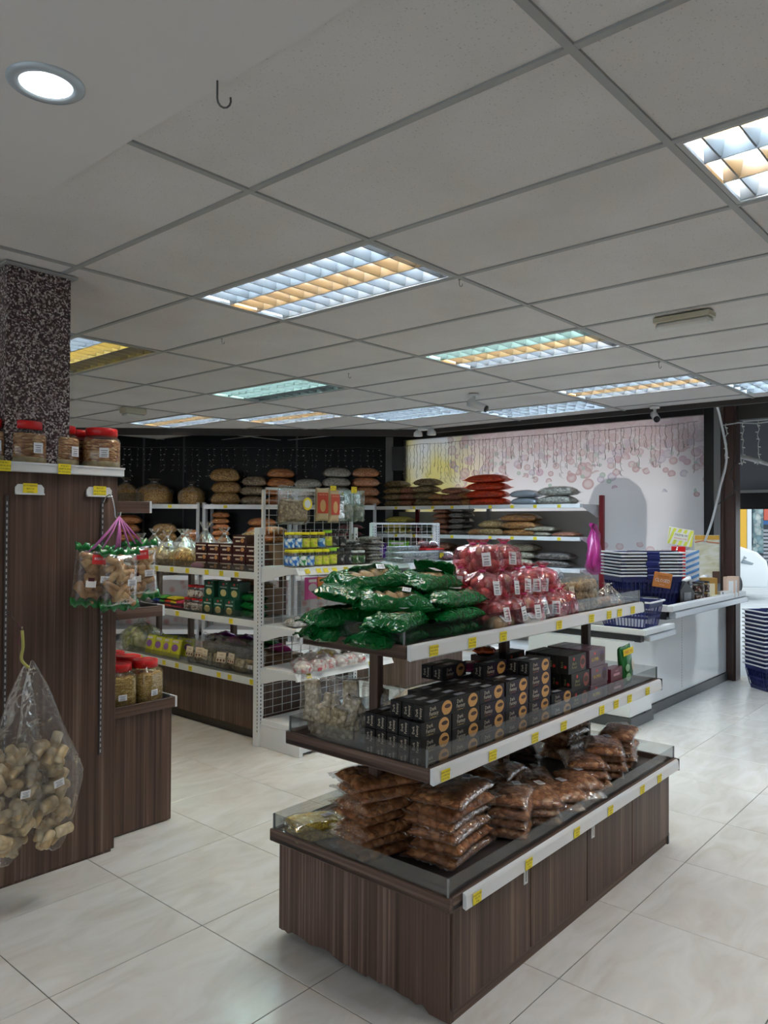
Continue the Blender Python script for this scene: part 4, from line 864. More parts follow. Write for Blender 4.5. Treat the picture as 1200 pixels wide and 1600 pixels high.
# pink bags of rounds
BIGSTK = sticker(.034, .056)
def r_pink(seed, R=.072, Ht=.17):
    rn2 = random.Random(seed); mb = MB()
    spots = [(0, 0, .035)]+[(R*.52*math.cos(a+seed), R*.52*math.sin(a+seed), .036) for a in np.linspace(0, 2*math.pi, 5)[:-1]]+[(R*.36*math.cos(a+seed+.7), R*.36*math.sin(a+seed+.7), .082) for a in np.linspace(0, 2*math.pi, 4)[:-1]]
    for (x, y, z) in spots:
        s0 = MB(); r = .034*rn2.uniform(.85, 1.08); s0.lathe([(r*math.sin(t), -r*math.cos(t)) for t in np.linspace(.05, math.pi-.05, 8)], 12)
        R_ = Matrix.Rotation(rn2.uniform(0, 3), 3, 'X') @ Matrix.Rotation(rn2.uniform(0, 3), 3, 'Y'); st = Vector((1, 1, rn2.uniform(1.0, 1.35)))
        mb.add([tuple(R_ @ Vector((p[0]*st.x, p[1]*st.y, p[2]*st.z))+Vector((x, y, z))) for p in s0.v], s0.f, 0, True)
    c = mb.mesh('biscuit_rounds', C_SAUSAGE); prof = [(R*.80, .0), (R*1.02, .02), (R*1.08, .05), (R*1.02, .085), (R*.72, .115), (R*.24, .130), (R*.13, .134), (R*.24, .142), (R*.34, .152)]
    f = MB(); f.lathe(prof, 36, capt=False, fn=lambda a, z: 1+(.05+(.25 if z > .11 else 0))*math.sin(9*a+seed)+.05*math.sin(4*a+seed*2+z*30))
    k = MB(); k.lathe([(R*.18, .130), (R*.2, .134), (R*.18, .138)], 10)
    return [('biscuit_rounds', c), ('wrapper', f.mesh('wrapper', PINKF)), ('tie', k.mesh('tie', P('pink_tie', (.55, .03, .18), .35))), ('label', BIGSTK, (-R*.62, -R*.90, .068), (math.radians(80), 0, -.6))]
pkr = [r_pink(s) for s in (1, 2, 3, 4)]
pos = []
for i in range(6): pos.append((.60+.112*i, .235+.01*(i % 2), 0, 'front row on the tray floor, %s from the green bags' % NTH[i]))
for i in range(6): pos.append((.62+.112*i, .37, 0, 'middle row on the tray floor, %s from the green bags' % NTH[i]))
for i in range(5): pos.append((.62+.118*i, .52, 0, 'back row on the tray floor, %s from the green bags' % NTH[i]))
for i in range(5): pos.append((.60+.12*i, .29, .10, 'second layer along the aisle side, %s from the green bags' % NTH[i]))
for i in range(4): pos.append((.66+.12*i, .44, .105, 'second layer along the back side, %s from the green bags' % NTH[i]))
pos += [(.72, .35, .205, 'top of the pile, nearer the green bags'), (.86, .36, .205, 'top of the pile, nearer the cookie bags'), (.80, .47, .20, 'top of the pile, behind the other two')]
for i, (x, y, z, lab) in enumerate(pos):
    o = make(pkr[i % 4], 'pink_snack_bag', 'pink biscuit bag, '+lab, 'bag', G(x+rn.uniform(-.006, .006), y+rn.uniform(-.006, .006), tz+z), (rn.uniform(-.12, .12), rn.uniform(-.12, .12), rn.uniform(-.5, .8)), (1.04, 1.04, .98), 'pink knotted bags on the top tray')
    o.children[0]['kind'] = 'stuff'
# bread rolls wrapped in front, cookie bags at the far end
def r_roll(seed, L=.20, r=.034, cm=C_RUSK):
    a = MB(); a.tube([(-L/2+.01, 0, r), (-L*.25, 0, r), (0, 0, r), (L*.25, 0, r), (L/2-.01, 0, r)], [r*.8, r*.93, r*.95, r*.93, r*.8], 14)
    b = MB(); b.tube([(-L/2-.02, 0, r*.8), (-L/2, 0, r), (0, 0, r*1.02), (L/2, 0, r), (L/2+.02, 0, r*.8)], [r*.35, r*.95, r*1.02, r*.95, r*.35], 18)
    return [('bread_roll', a.mesh('bread_roll', cm)), ('wrapper', b.mesh('wrapper', CLEAR)), ('label', STK, (-.03, -r*.72, r*1.72), (math.radians(40), 0, 0))]
make(r_roll(1), 'wrapped_roll', 'wrapped pale bread roll behind the front guard next to the green bags', 'bread', G(.60, .195, tz), (0, 0, .15))
make(r_roll(2, .19, .03, P('white_icing', (.75, .72, .70), .4)), 'wrapped_roll', 'white wrapped roll behind the front guard under the pink bags', 'bread', G(.80, .182, tz), (0, 0, .03))
def r_cookies(seed, w=.155, h=.17, d=.06, card=True):
    mb = MB(); rn2 = random.Random(seed)
    for i in range(3):
        for j in range(3):
            s0 = MB(); s0.lathe([(.012, -.008), (.024, -.007), (.027, 0), (.024, .007), (.010, .011)], 12); R_ = Matrix.Rotation(math.pi/2+rn2.uniform(-.35, .35), 3, 'X') @ Matrix.Rotation(rn2.uniform(-.3, .3), 3, 'Y')
            for q in (-.014, .010): mb.add([tuple(R_ @ Vector(p)+Vector((-.048+.048*i+rn2.uniform(-.004, .004), q, .030+.046*j))) for p in s0.v], s0.f, 0, True)
    f = pillow(w, h, d, seed, 18, 18, 0, edge=.5, flap=.06, ruf=.006, power=.35); f.v = [(x, d/2-z, y+h/2*1.04) for (x, y, z) in f.v]
    out = [('cookies', mb.mesh('cookies', C_COOKIE)), ('wrapper', f.mesh('wrapper', CLEAR))]
    if card:
        m = MB(); m.box(-.03, .03, -d/2-.003, -d/2-.001, .085, .13); put_text(m, 'Best in', .012, face_m((0, -d/2-.0035, .115), '-y'), 1); put_text(m, 'Town', .012, face_m((0, -d/2-.0035, .10), '-y'), 1); out.append(('card', m.mesh('card', [P('kraft_card', (.72, .60, .45), .6), INK])))
    return out
for i, (x, y, a, lab) in enumerate(((1.27, .26, .1, 'clear cookie bag with cream card right beside the pink bags'), (1.42, .25, -.12, 'clear bag of round tan cookies, middle one at the far tray end'), (1.56, .29, .1, 'clear cookie bag nearest the blue basket on the top tray'), (1.36, .42, 0, 'clear cookie bag standing behind the other cookie bags'))):
    o = make(r_cookies(i, card=(i in (0, 3))), 'cookie_bag', lab, 'bag', G(x, y, tz), (-.12, 0, a+GA), 1.0, 'clear cookie bags on the top tray'); o.children[0]['kind'] = 'stuff'
o = make(r_tied(.075, .12, C_BROWNPALE, 8, fill=.4, neck=.93), 'peaked_snack_bag', 'low peaked bag of brown bits with red topper at the far tray end', 'bag', G(1.74, .28, tz), (0, 0, .2))
make([('pouch', pillow(.10, .07, .03, 3, 10, 8, 0, flap=.1, ruf=.004).mesh('pouch', P('yellow_green_foil', (.62, .60, .05), .3)))], 'small_packet', 'yellow-green foil packet peeking out above the cookie bags', 'packet', G(1.24, .46, tz), (1.2, 0, .1), (1, 1.8, 1))
# ================================================================ LEFT: TALL END PANEL AND ITS SHELVES
def wob(mb, name, mats, parent):      # mesh given in world coordinates, parented to an unrotated thing
    return link(name, mb.mesh(name, mats), parent, tuple(-c for c in parent.location))
t = lc = thing('walnut_shelf_unit', 'tall walnut end panel with white shelf edge beside the granite pillar', 'shelf unit', (1.2, 3.38, 0))
mb = MB(); mb.box(.55, 1.900, 3.370, 3.40, .012, 1.768, 0, .002); mb.box(.55, 1.885, 3.374, 3.398, 0, .012); wob(mb, 'panel', WOODV, t)
mb = MB(); mb.box(.55, 1.905, 3.36, 3.85, 1.768, 1.792); wob(mb, 'top_board', WOODX, t)
mb = MB(); mb.box(.55, 1.918, 3.338, 3.36, 1.766, 1.808, 0, .004); mb.box(.55, 1.918, 3.334, 3.340, 1.800, 1.808); rl = wob(mb, 'price_rail', WHITE, t)
for k, (x, q) in enumerate(((1.36, 0), (1.622, 0))): link('price_tag', tag_mesh(q), rl, (x, 3.333, 1.787), (0, 0, 0), 1.25)
for x in (1.388, 1.822):
    mb = MB(); mb.box(x-.007, x+.007, 3.364, 3.370, .47, 1.665); z = .48
    while z < 1.65: mb.box(x-.0025, x+.0025, 3.3625, 3.3645, z, z+.014, 1); z += .026
    o = wob(mb, 'slotted_standard', [P('dark_slot_rail', (.10, .09, .09), .4, .6), P('slot_gap', (.45, .45, .46), .4)], t)
for x, q in ((1.482, 1), (1.803, 2)):
    mb = MB(); mb.prism([(x-.062, 1.672), (x+.062, 1.672), (x+.062, 1.700), (x+.05, 1.714), (x-.05, 1.714), (x-.062, 1.700)], 3.360, 3.366, 'y'); mb.box(x-.062, x+.062, 3.352, 3.366, 1.669, 1.676)
    o = wob(mb, 'tag_holder', WHITE, t); link('price_tag', tag_mesh(q), o, (x, 3.357, 1.694), (0, 0, 0), 1.35)
mb = MB(); mb.tube(smooth_pts([(1.826, 3.366, 1.64), (1.826, 3.34, 1.67), (1.835, 3.31, 1.675), (1.846, 3.30, 1.62), (1.852, 3.30, 1.575), (1.865, 3.29, 1.57), (1.868, 3.28, 1.60)]), .003, 6); wob(mb, 'hook', STEEL, t)
mb = MB(); mb.tube(smooth_pts([(1.388, 3.366, 1.16), (1.388, 3.33, 1.17), (1.372, 3.22, 1.13), (1.365, 3.16, 1.115), (1.36, 3.14, 1.13)]), .003, 6); wob(mb, 'hook', STEEL, t)
mb = MB(); mb.box(1.42, 2.28, 3.52, 6.2, 0, .585); mb.box(1.42, 1.90, 3.41, 3.52, 0, 1.76); wob(mb, 'carcass', WOODV, t)
mb = MB(); mb.box(1.90, 2.293, 3.50, 3.518, .006, .588, 0, .0015); wob(mb, 'end_panel', WOODV, t)
def wing(x1, z0, z1, lab):
    mb = MB(); mb.box(1.895, x1, 3.485, 6.2, z0+.02, z0+.034); wob(mb, 'shelf_board', P('dark_tray_liner', (.03, .022, .02), .5), t)
    mb = MB(); mb.box(1.90, x1, 3.482, 3.50, z0, z1, 0, .002); wob(mb, 'shelf_edge', WOODX, t)
    mb = MB(); mb.box(x1, x1+.012, 3.482, 6.2, z0, z1+.004, 0, .001); r = wob(mb, 'price_rail', WHITE, t)
    mb = MB(); mb.box(x1-.012, x1-.009, 3.52, 6.2, z1-.02, z1+.05); wob(mb, 'acrylic_guard', ACRYL, t)
wing(2.302, .588, .640, 0); wing(2.222, 1.070, 1.122, 1); wing(2.142, 1.598, 1.655, 2)
# big jars on top
C_CHIPS = crumbs('pale_yellow_chips', (.55, .42, .18), (.72, .62, .36), (.82, .74, .50), 22, .6)
def r_topjar(s):
    out = r_jar(.082, .205, C_MIX, RED, s, sq=2.6, lidr=.84, fill=.93); mb = MB(); mb.lathe([(.076, .003), (.0795, .014), (.0795, .042), (.074, .048+.004*s)], 28, sq=2.6); out.insert(1, ('bottom_layer', mb.mesh('bottom_layer', C_CHIPS)))
    out[-1] = (out[-1][0], sticker(.04, .046), (.012, -.0835, .085), (math.pi/2, 0, 0)); return out
tj = [r_topjar(1), r_topjar(2)]
for i, (x, y, a, lab) in enumerate(((1.505, 3.47, .1, 'red-lidded snack jar on the tall panel shelf, directly before the granite pillar'), (1.672, 3.50, .35, 'red-lidded snack jar on the shelf at the pillar edge'), (1.822, 3.62, .2, 'red-lidded snack jar half hidden behind the one at the shelf end'), (1.862, 3.455, -.5, 'red-lidded snack jar at the very end of the tall panel shelf'), (1.335, 3.49, .1, 'snack jar cut by the photo edge on the tall panel shelf'))):
    make(tj[i % 2], 'snack_jar', lab, 'jar', (x, y, 1.792), (0, 0, a), (1.06, 1.06, 1.0), 'red-lidded jars on the tall shelf')
lj = [r_jar(.078, .215, C_NOODLE, RED, s, sq=4, lidr=.80, fill=.88) for s in (1, 2)]
for i in range(2):
    for j in range(4):
        make(lj[(i+j) % 2], 'noodle_jar', 'red-lidded jar of yellow noodles, %s row back, %s' % (NTH[j], ('against the tall panel', 'on the outer side')[i]), 'jar', (2.045+.150*i, 3.60+.165*j, .622), (0, 0, .25 if i else -.1), 1.0, 'red-lidded noodle jars on the low shelf')
# hanging bread bags on the hook
GRS = P('green_seal_film', (.01, .16, .03), .25, coat=.4)
def r_hang(seed, W=.17, Hh=.25, dark=False):
    rn2 = random.Random(seed); mb = MB()
    for k in range(20):
        a = rn2.uniform(-.9, .9)+(math.pi/2 if k % 3 == 0 else 0); c = Vector((rn2.uniform(-.045, .045), rn2.uniform(-.012, .012), .035+.0092*k)); d = Vector((math.cos(a), 0, math.sin(a)))*.040; r = rn2.uniform(.0135, .0175)
        mb.tube([c-d, c-d*.9, c+d*.9, c+d], [r*.6, r, r, r*.6], 10)
    f = pillow(W, Hh, .085, seed, 22, 26, 0, edge=.5, flap=.03, ruf=.007, power=.4); f.v = [(x, .0425-z, y+Hh/2) for (x, y, z) in f.v]
    out = [('bread_sticks', mb.mesh('bread_sticks', crumbs('toasted_bread', (.46, .23, .09), (.62, .36, .15), (.76, .52, .26), 22, .1, .002))), ('wrapper', f.mesh('wrapper', CLEAR))]
    for z0 in (-.012, Hh-.018):
        m = MB(); n = 18; vs = []
        for i in range(n+1):
            u = -1+2*i/n
            for (dy, dz) in ((-.006, 0), (-.006, .034), (.006, .034), (.006, 0)): vs.append((u*W*.56, dy+.010*math.sin(9*u+seed+dz*60), z0+dz+.008*math.sin(13*u+seed)+(.006*math.sin(31*u) if dz else 0)))
        fs = [(i*4+k, i*4+(k+1) % 4, i*4+4+(k+1) % 4, i*4+4+k) for i in range(n) for k in range(4)]+[(3, 2, 1, 0), (n*4, n*4+1, n*4+2, n*4+3)]
        m.add(vs, fs, 0, True); out.append(('seal_strip', m.mesh('seal_strip', GRS)))
    m = MB()
    if seed != 2:
        quad(m, face_m((.0, -.046, Hh*.80), '-y'), .07, .042, 0, 0); put_text(m, 'BISKUT', .016, face_m((0, -.0475, Hh*.81), '-y'), 1)
        quad(m, face_m((-.03, -.047, Hh*.36), '-y'), .05, .03, 1, 0)
        quad(m, face_m((-.03, -.0475, Hh*.44), '-y'), .03, .016, 2, 0)
        out.append(('print', m.mesh('print', [P('red_bag_print', (.60, .03, .03), .4), P('white_print', (.80, .78, .76), .4), P('plum_print', (.06, .01, .02), .4)])))
    out.append(('label', STK, (.035, -.049, Hh*.45), (math.pi/2, 0, 0))); return out
for i, (x, y, z, ry, rz, s) in enumerate(((1.712, 3.27, 1.185, .10, .05, 1), (1.830, 3.22, 1.165, 0, 0, 2), (1.965, 3.27, 1.20, -.06, -.25, 3))):
    o = make(r_hang(s), 'bread_stick_bag', ['green-ended bag of bread sticks hanging farthest onto the tall panel', 'green-ended bread stick bag with large barcode, middle of the hanging three', 'green-ended bread stick bag with red print hanging past the panel edge'][i], 'bag', (x, y, z), (0, ry, rz), (1.0, 1, 1), 'bread stick bags on the pink string'); o.children[0]['kind'] = 'stuff'
mb = MB(); top = Vector((1.862, 3.285, 1.578))
for (x, z) in ((1.70, 1.42), (1.72, 1.43), (1.76, 1.425), (1.825, 1.405), (1.835, 1.405), (1.85, 1.41), (1.90, 1.43), (1.93, 1.45), (1.965, 1.45)):
    b_ = Vector((x, 3.255, z)); mb.tube([top, top.lerp(b_, .4)+Vector((.004, 0, -.005)), b_], [.003, .005, .0035], 5)
o = mb.obj('pink_string', P('pink_plastic_string', (.55, .16, .42), .3), None); tag(o, 'pink plastic string fanning down from the chrome hook to bread bags', 'string')
o['kind'] = 'thing'
# large clear bags hanging lower left
def r_bigbag(seed, W, Ht):
    rn2 = random.Random(seed); mb = MB()
    for k in range(54):
        z = Ht*(.06+.50*(k/53)**.9); wz = W*(1-abs(z/Ht-.34)*1.7)*.62; c = Vector((rn2.uniform(-wz, wz), rn2.uniform(-.03, .03), z)); a = rn2.uniform(-1.2, 1.2); d = Vector((math.cos(a), .2, math.sin(a)))*.036; r = rn2.uniform(.018, .024)
        mb.tube([c-d, c-d*.85, c+d*.85, c+d], [r*.7, r, r, r*.7], 11)
    f = MB(); prof = [(.02, 0), (W*.28, Ht*.03), (W*.62, Ht*.14), (W*.95, Ht*.30), (W, Ht*.36), (W*.84, Ht*.50), (W*.58, Ht*.68), (W*.34, Ht*.86), (W*.10, Ht*.97), (W*.03, Ht)]
    pr2 = []
    for i in range(len(prof)-1):
        for q in range(3): u = q/3; pr2.append((prof[i][0]*(1-u)+prof[i+1][0]*u, prof[i][1]*(1-u)+prof[i+1][1]*u))
    pr2.append(prof[-1]); f.lathe(pr2, 44, ay=.36, capt=False, fn=lambda a, z: 1+.035*math.sin(11*a+seed+z*9)+.03*math.sin(6*a-z*14+seed))
    return [('bread_rolls', mb.mesh('bread_rolls', crumbs('pale_bread', (.72, .52, .27), (.84, .66, .40), (.92, .80, .56), 30, .15, .003))), ('bag_film', f.mesh('bag_film', film('large_bag_film', cover=.05, gloss=.6, rough=.09, wr=9, strength=.9, dist=.03))),
            ('label', STK, (.02, -W*.37, Ht*.36), (math.pi/2, 0, .05))]
for i, (x, y, z, ry, rz, W, Ht, lab) in enumerate(((1.505, 3.13, .20, -.14, .05, .150, .80, 'large clear bag of pale bread rolls hanging beside the one at the photo edge'), (1.285, 3.10, .21, .10, .2, .155, .77, 'large clear bag of bread rolls cut off by the photo edge'))):
    o = make(r_bigbag(i+1, W, Ht), 'bread_roll_bag', lab, 'bag', (x, y, z), (0, ry, rz), 1.0, 'large hanging bread roll bags'); o.children[0]['kind'] = 'stuff'
mb = MB(); mb.tube(smooth_pts([(1.36, 3.14, 1.115), (1.362, 3.135, 1.05), (1.355, 3.13, 1.0), (1.38, 3.12, .965)]), .006, 6); tag(mb.obj('rubber_band', P('olive_rubber', (.35, .33, .08), .5)), 'olive rubber strap holding the large clear bags to their hook', 'strap')
mb = MB(); mb.tube(smooth_pts([(1.44, 3.365, 1.12), (1.45, 3.36, 1.07), (1.44, 3.36, 1.03), (1.46, 3.355, 1.02)]), .002, 5); tag(mb.obj('thin_string', P('maroon_string', (.16, .02, .06), .5)), 'thin maroon string stuck on the tall panel above the large bags', 'string')
# ================================================================ WHITE END-CAP RACK
def rack(name, label, x0, x1, yb, yf, shelves, ztop, zpost, base=True, mesh_z=(.2, 1.5), upper=None):
    t = thing(name, label, 'rack', (x0, yb, 0))
    for x in (x0, x1):
        mb = MB(); mb.box(x-.022, x+.022, yb-.03, yb+.03, .0, zpost, 0, .003)
        z = .10
        while z < zpost-.04: mb.box(x-.004, x+.004, yb-.0312, yb-.030, z, z+.014, 1); mb.box(x-.0232, x-.022, yb-.022, yb-.016, z, z+.014, 1); z += .026
        wob(mb, 'upright', [WHITE, BLACK], t)
    if base:
        mb = MB(); mb.box(x0-.0, x1, yf, yb-.03, .02, .15, 0, .003); mb.box(x0, x1, yf+.03, yb-.03, .15, .19, 0, .003); mb.box(x0-.004, x0+.03, yf-.012, yb, 0, .16, 0, .003); wob(mb, 'base_plinth', WHITE, t)
    mb = MB(); z = mesh_z[0]
    while z < mesh_z[1]: mb.box(x0, x1, yb-.006, yb-.002, z-.0015, z+.0015); z += .052
    x = x0+.04
    while x < x1: mb.box(x-.002, x+.002, yb-.009, yb-.005, mesh_z[0], mesh_z[1]); x += .088
    o = wob(mb, 'wire_mesh', P('white_wire', (.62, .62, .61), .4), t); o['kind'] = 'stuff'
    if upper:
        ux0, ux1 = upper; mb = MB(); 
        for a, b, c, d in ((ux0, ux0+.022, zpost-.05, ztop), (ux1-.022, ux1, zpost-.05, ztop), (ux0, ux1, ztop-.018, ztop)): mb.box(a, b, yb-.02, yb, c, d)
        wob(mb, 'top_frame', WHITE, t)
        mb = MB(); z = mesh_z[1]
        while z < ztop: mb.box(ux0, ux1, yb-.014, yb-.010, z-.0015, z+.0015); z += .052
        x = ux0+.06
        while x < ux1: mb.box(x-.002, x+.002, yb-.012, yb-.008, mesh_z[1]-.03, ztop); x += .088
        o = wob(mb, 'top_mesh', MATS['white_wire'], t); o['kind'] = 'stuff'
    for k, (z, tags) in enumerate(shelves):
        mb = MB(); mb.box(x0+.01, x1-.01, yf+.015, yb-.02, z-.028, z, 0, .002); mb.box(x0+.01, x1-.01, yf+.03, yb-.03, z-.034, z-.028); s = wob(mb, 'shelf_board', WHITE, t)
        mb = MB(); mb.prism([(yf, z-.047), (yf+.02, z-.05), (yf+.04, z-.004), (yf+.028, z+.002)], x0-.01, x1+.01, 'x'); r = wob(mb, 'price_rail', WHITE, t)
        for q in tags: link('price_tag', tag_mesh(int(q*10) % 8), r, (x0+q*(x1-x0), yf+.0065, z-.022), (math.radians(-31), 0, 0), (.92, .92, .92))
        for x in (x0-.004, x1-.006):
            # curved cantilever bracket
            pts = [(yb-.03, z-.005), (yb-.03, z-.115)]+[(yb-.05-.36*u, z-.115+.075*math.sin(u*math.pi/2)) for u in (.1, .25, .45, .7, 1)]+[(yf+.015, z-.035), (yf+.02, z-.005)]
            mb = MB(); mb.prism(pts, x, x+.008, 'x'); wob(mb, 'bracket', WHITE, t)
    return t
rack('end_rack', 'white slotted end-cap rack with wire mesh back beyond the gondola', 3.45, 4.40, 4.21, 3.79, [(1.248, (.08, .19, .26, .35, .47, .57, .67, .76, .86, .95)), (.840, (.9,)), (.545, (.10, .75))], 1.80, 1.515, upper=(3.468, 4.375))
mb = MB()
# jars on the top shelf of the end rack
def wrapmat(name, a, b, c=(.8, .8, .78), sc=30):
    if name in MATS: return MATS[name]
    m, nt, bb = new_mat(name); v = coords(nt); n = N(nt, 'ShaderNodeTexNoise', Scale=float(sc), Detail=1.0); nt.links.new(v, n.inputs['Vector'])
    r = ramp(nt, [(.38, a), (.47, b), (.56, c)], n.outputs[0], 'CONSTANT'); nt.links.new(r.outputs[0], bb.inputs['Base Color']); bb.inputs['Roughness'].default_value = .35; return m
JY = P('yellow_lid', (.78, .70, .02), .35); JG = P('lime_lid', (.30, .62, .03), .35); JK = BLACK
jb = r_jar(.0335, .118, C_WHITE, JY, 1, sq=2.6, lidr=.95, n=16, wrap=wrapmat('blue_jar_wrap', (.02, .14, .50), (.30, .50, .72)))
jg = r_jar(.0335, .118, C_TAN, JY, 2, sq=2.6, lidr=.95, n=16, wrap=wrapmat('green_jar_wrap', (.03, .22, .05), (.62, .72, .60)))
jl = r_jar(.0335, .118, C_TAN, JY, 3, sq=2.6, lidr=.95, n=16, wrap=wrapmat('lime_jar_wrap', (.40, .48, .02), (.62, .62, .06), (.50, .40, .10)))
jl2 = r_jar(.0335, .125, C_TAN, JG, 3, sq=2.6, lidr=.95, n=16, wrap=MATS['lime_jar_wrap'])
jk = r_jar(.0335, .12, C_DARK, JK, 4, sq=2.6, lidr=.95, n=16, wrap=wrapmat('black_jar_wrap', (.02, .02, .022), (.03, .03, .03), (.30, .28, .26)))
jz = r_jar(.0335, .10, C_OLIVE, WHITE, 5, sq=2.6, lidr=.95, n=16, wrap=wrapmat('dark_green_jar_wrap', (.02, .06, .02), (.10, .18, .06), (.6, .6, .55)))
row = [(jb, 'blue-label'), (jg, 'green-label'), (jb, 'wide blue-label'), (jl, 'lime-label'), (jl, 'olive-label'), (jl2, 'lime-lidded'), (jk, 'black-label'), (jk, 'black'), (jz, 'dark green'), (jz, 'small dark green')]
for i, (r, nm) in enumerate(row):
    x = 3.49+.073*i
    make(r, 'spice_jar', '%s jar, front row of the end rack, %s from the upright' % (nm, NTH[i]), 'jar', (x, 3.895, 1.249), (0, 0, .2*i), 1.0, 'small jars on the end rack')
    if i < 8:
        make(row[max(0, i-1)][0], 'spice_jar', 'second-row jar on the end rack, %s from the upright' % NTH[i], 'jar', (x+.03, 3.972, 1.249), (0, 0, .3*i), 1.0, 'small jars on the end rack')
        rr = [jb, jb, jl, jl, jb, jl2, jk, jk][i]
        make(rr, 'spice_jar', 'jar stacked upon the end rack jars, %s of the raised row' % NTH[i], 'jar', (x+.03, 3.975, 1.249+(.125 if i >= 5 else .1185)), (0, 0, .4*i), 1.0, 'small jars on the end rack')
gp_ = [r_pillow(.19, .14, .028, C_GREY, s, fmat=CLEARFAR, label=False, lump=.004) for s in (1, 2)]
stack(gp_, 4.28, 3.93, 8, 1.249, .0245, .2, '%s grey speckled pouch in the pile at the end of the jar shelf', fn=lambda x, y, z: (x, y, z), name='seed_pouch', group='grey pouches on the end rack', addang=0)
stack(gp_, 4.22, 4.09, 7, 1.249, .0245, .1, '%s grey speckled pouch in the rear pile of the jar shelf', fn=lambda x, y, z: (x, y, z), name='seed_pouch', group='grey pouches on the end rack', addang=0)
# hanging bags on the top mesh
def hang_at(rec, x, y, z, label, name='hanging_bag', rz=0, sc=1.0, group='bags hanging on the end rack mesh'): return make(rec, name, label, 'bag', (x, y, z), (0, 0, rz), sc, group)
def r_flat(W, Hh, T, cmat, seed, fmat, fill=.6, extra=None):
    c = pillow(W*.92, Hh*fill, T*.9, seed, 12, 10, .006, 40, edge=.5); c.v = [(x, T/2-z, y+Hh*fill/2+.004) for (x, y, z) in c.v]
    f = pillow(W, Hh, T, seed, 14, 14, 0, edge=.5, flap=.04, ruf=.008, power=.4); f.v = [(x, T/2-z, y+Hh/2) for (x, y, z) in f.v]
    return [('contents', c.mesh('contents', cmat)), ('wrapper', f.mesh('wrapper', fmat))]+(extra or [])
mb = MB(); q = face_m((.09, -.04, .14), '-y'); mb.add([tuple(q @ Vector((.045*math.cos(a), .045*math.sin(a), 0))) for a in np.linspace(0, 6.28, 20)[:-1]], [tuple(range(19))], 0); q = face_m((.09, -.0412, .14), '-y'); mb.add([tuple(q @ Vector((.030*math.cos(a), .030*math.sin(a), 0))) for a in np.linspace(0, 6.28, 16)[:-1]], [tuple(range(15))], 1)
bdg = ('round_badge', mb.mesh('round_badge', [YEL, WHITE]))
hang_at(r_flat(.30, .27, .08, C_TAN, 1, CLEAR, .62, [bdg]), 3.64, 4.06, 1.545, 'wide clear bag of nuts with a round yellow badge on the mesh', rz=0)
hang_at(r_flat(.30, .26, .06, C_OLIVE, 5, CLEARFAR, .6), 3.70, 4.15, 1.53, 'bag of greenish nuts hanging behind the yellow-badged one')
RP = P('kraft_red_bag', (.50, .06, .03), .5); KR = P('kraft_paper', (.60, .45, .28), .6)
def r_redbag():
    o = r_pouch(.10, .25, .05, KR, 4); m = MB(); quad(m, face_m((0, -.028, .14), '-y'), .08, .15, 0, 0); put_text(m, 'GLUKOS', .017, face_m((0, -.030, .20), '-y'), 1); q = face_m((0, -.0295, .12), '-y'); m.add([tuple(q @ Vector((.022*math.cos(a), .045*math.sin(a), 0))) for a in np.linspace(0, 6.28, 14)[:-1]], [tuple(range(13))], 2)
    o.append(('print', m.mesh('print', [RP, KR, P('tan_print', (.62, .36, .16), .5)]))); return o
rb = r_redbag(); hang_at(rb, 3.985, 4.02, 1.545, 'red and kraft paper packet hanging nearest on the mesh', 'paper_packet', -.1); hang_at(rb, 3.90, 4.05, 1.555, 'red and kraft paper packet hanging just behind its twin', 'paper_packet', -.5)
GW = crumbs('green_and_white_nuts', (.05, .13, .04), (.55, .50, .34), (.75, .70, .55), 30)
for i, x in enumerate((4.09, 4.19, 4.31)): hang_at(r_flat(.125, .25, .04, GW, i+2, film('teal_bag_film', tint=(.85, .95, .93), cover=.10, gloss=.6, wr=18), .55), x, 4.07, 1.555, 'clear greenish zip bag, %s of three on the mesh beside the kraft packets' % NTH[i])
for i, x in enumerate((3.98, 4.20)):
    mb = MB(); mb.box(-.001, .001, -.16, 0, -.002, .002, 0); o = mb.obj('tag_arm', STEEL, None, (x, 4.18, 1.80)); 
    link('price_tag', tag_mesh(i+2), o, (0, -.165, 0), (0, 0, 0), 1.3); tag(o, 'yellow price tag on a wire arm at the rack top, %s' % ('above the kraft packets', 'above the green zip bags')[i], 'price tag', 'rack top tags')
# packets on the lower shelves of the end rack
FOIL = crumbs('silver_foil_sweets', (.20, .19, .18), (.45, .44, .43), (.75, .74, .73), 40, .8)
fo = [('pouch', pillow(.17, .13, .06, 2, 14, 12, .008, 45).mesh('pouch', FOIL)), ('wrapper', pillow(.18, .14, .07, 4, 14, 10, 0, flap=.1, ruf=.01).mesh('wrapper', CLEARFAR))]
for i in range(3):
    make(fo, 'foil_sweet_bag', 'clear bag of silver foil sweets on the second end rack shelf, %s from the upright' % NTH[i], 'bag', (3.56+.17*i, 3.93, .841), (0, 0, .3*i), 1.0, 'silver foil sweets')
CAND = crumbs('white_and_red_sweets', (.62, .04, .06), (.78, .72, .68), (.85, .82, .80), 38, .6, .004)
ca_ = [r_tied(.065, .115, CAND, s, fmat=CLEARFAR, fill=.72, neck=.85, label=False, n=18) for s in (1, 2)]
for i, (x, y, z) in enumerate(((3.53, 3.84, 0), (3.60, 3.95, 0), (3.65, 3.83, 0), (3.76, 3.85, 0), (3.83, 3.95, .0), (3.87, 3.84, .03), (3.97, 3.84, .05), (4.07, 3.85, .04), (3.80, 4.05, 0))):
    make(ca_[i % 2], 'sweet_bag', 'bag of white and red sweets on the rack, %s from the upright' % NTH[i], 'bag', (x, y, .546), (0, 0, i), (1, 1, .9), 'white and red sweets')
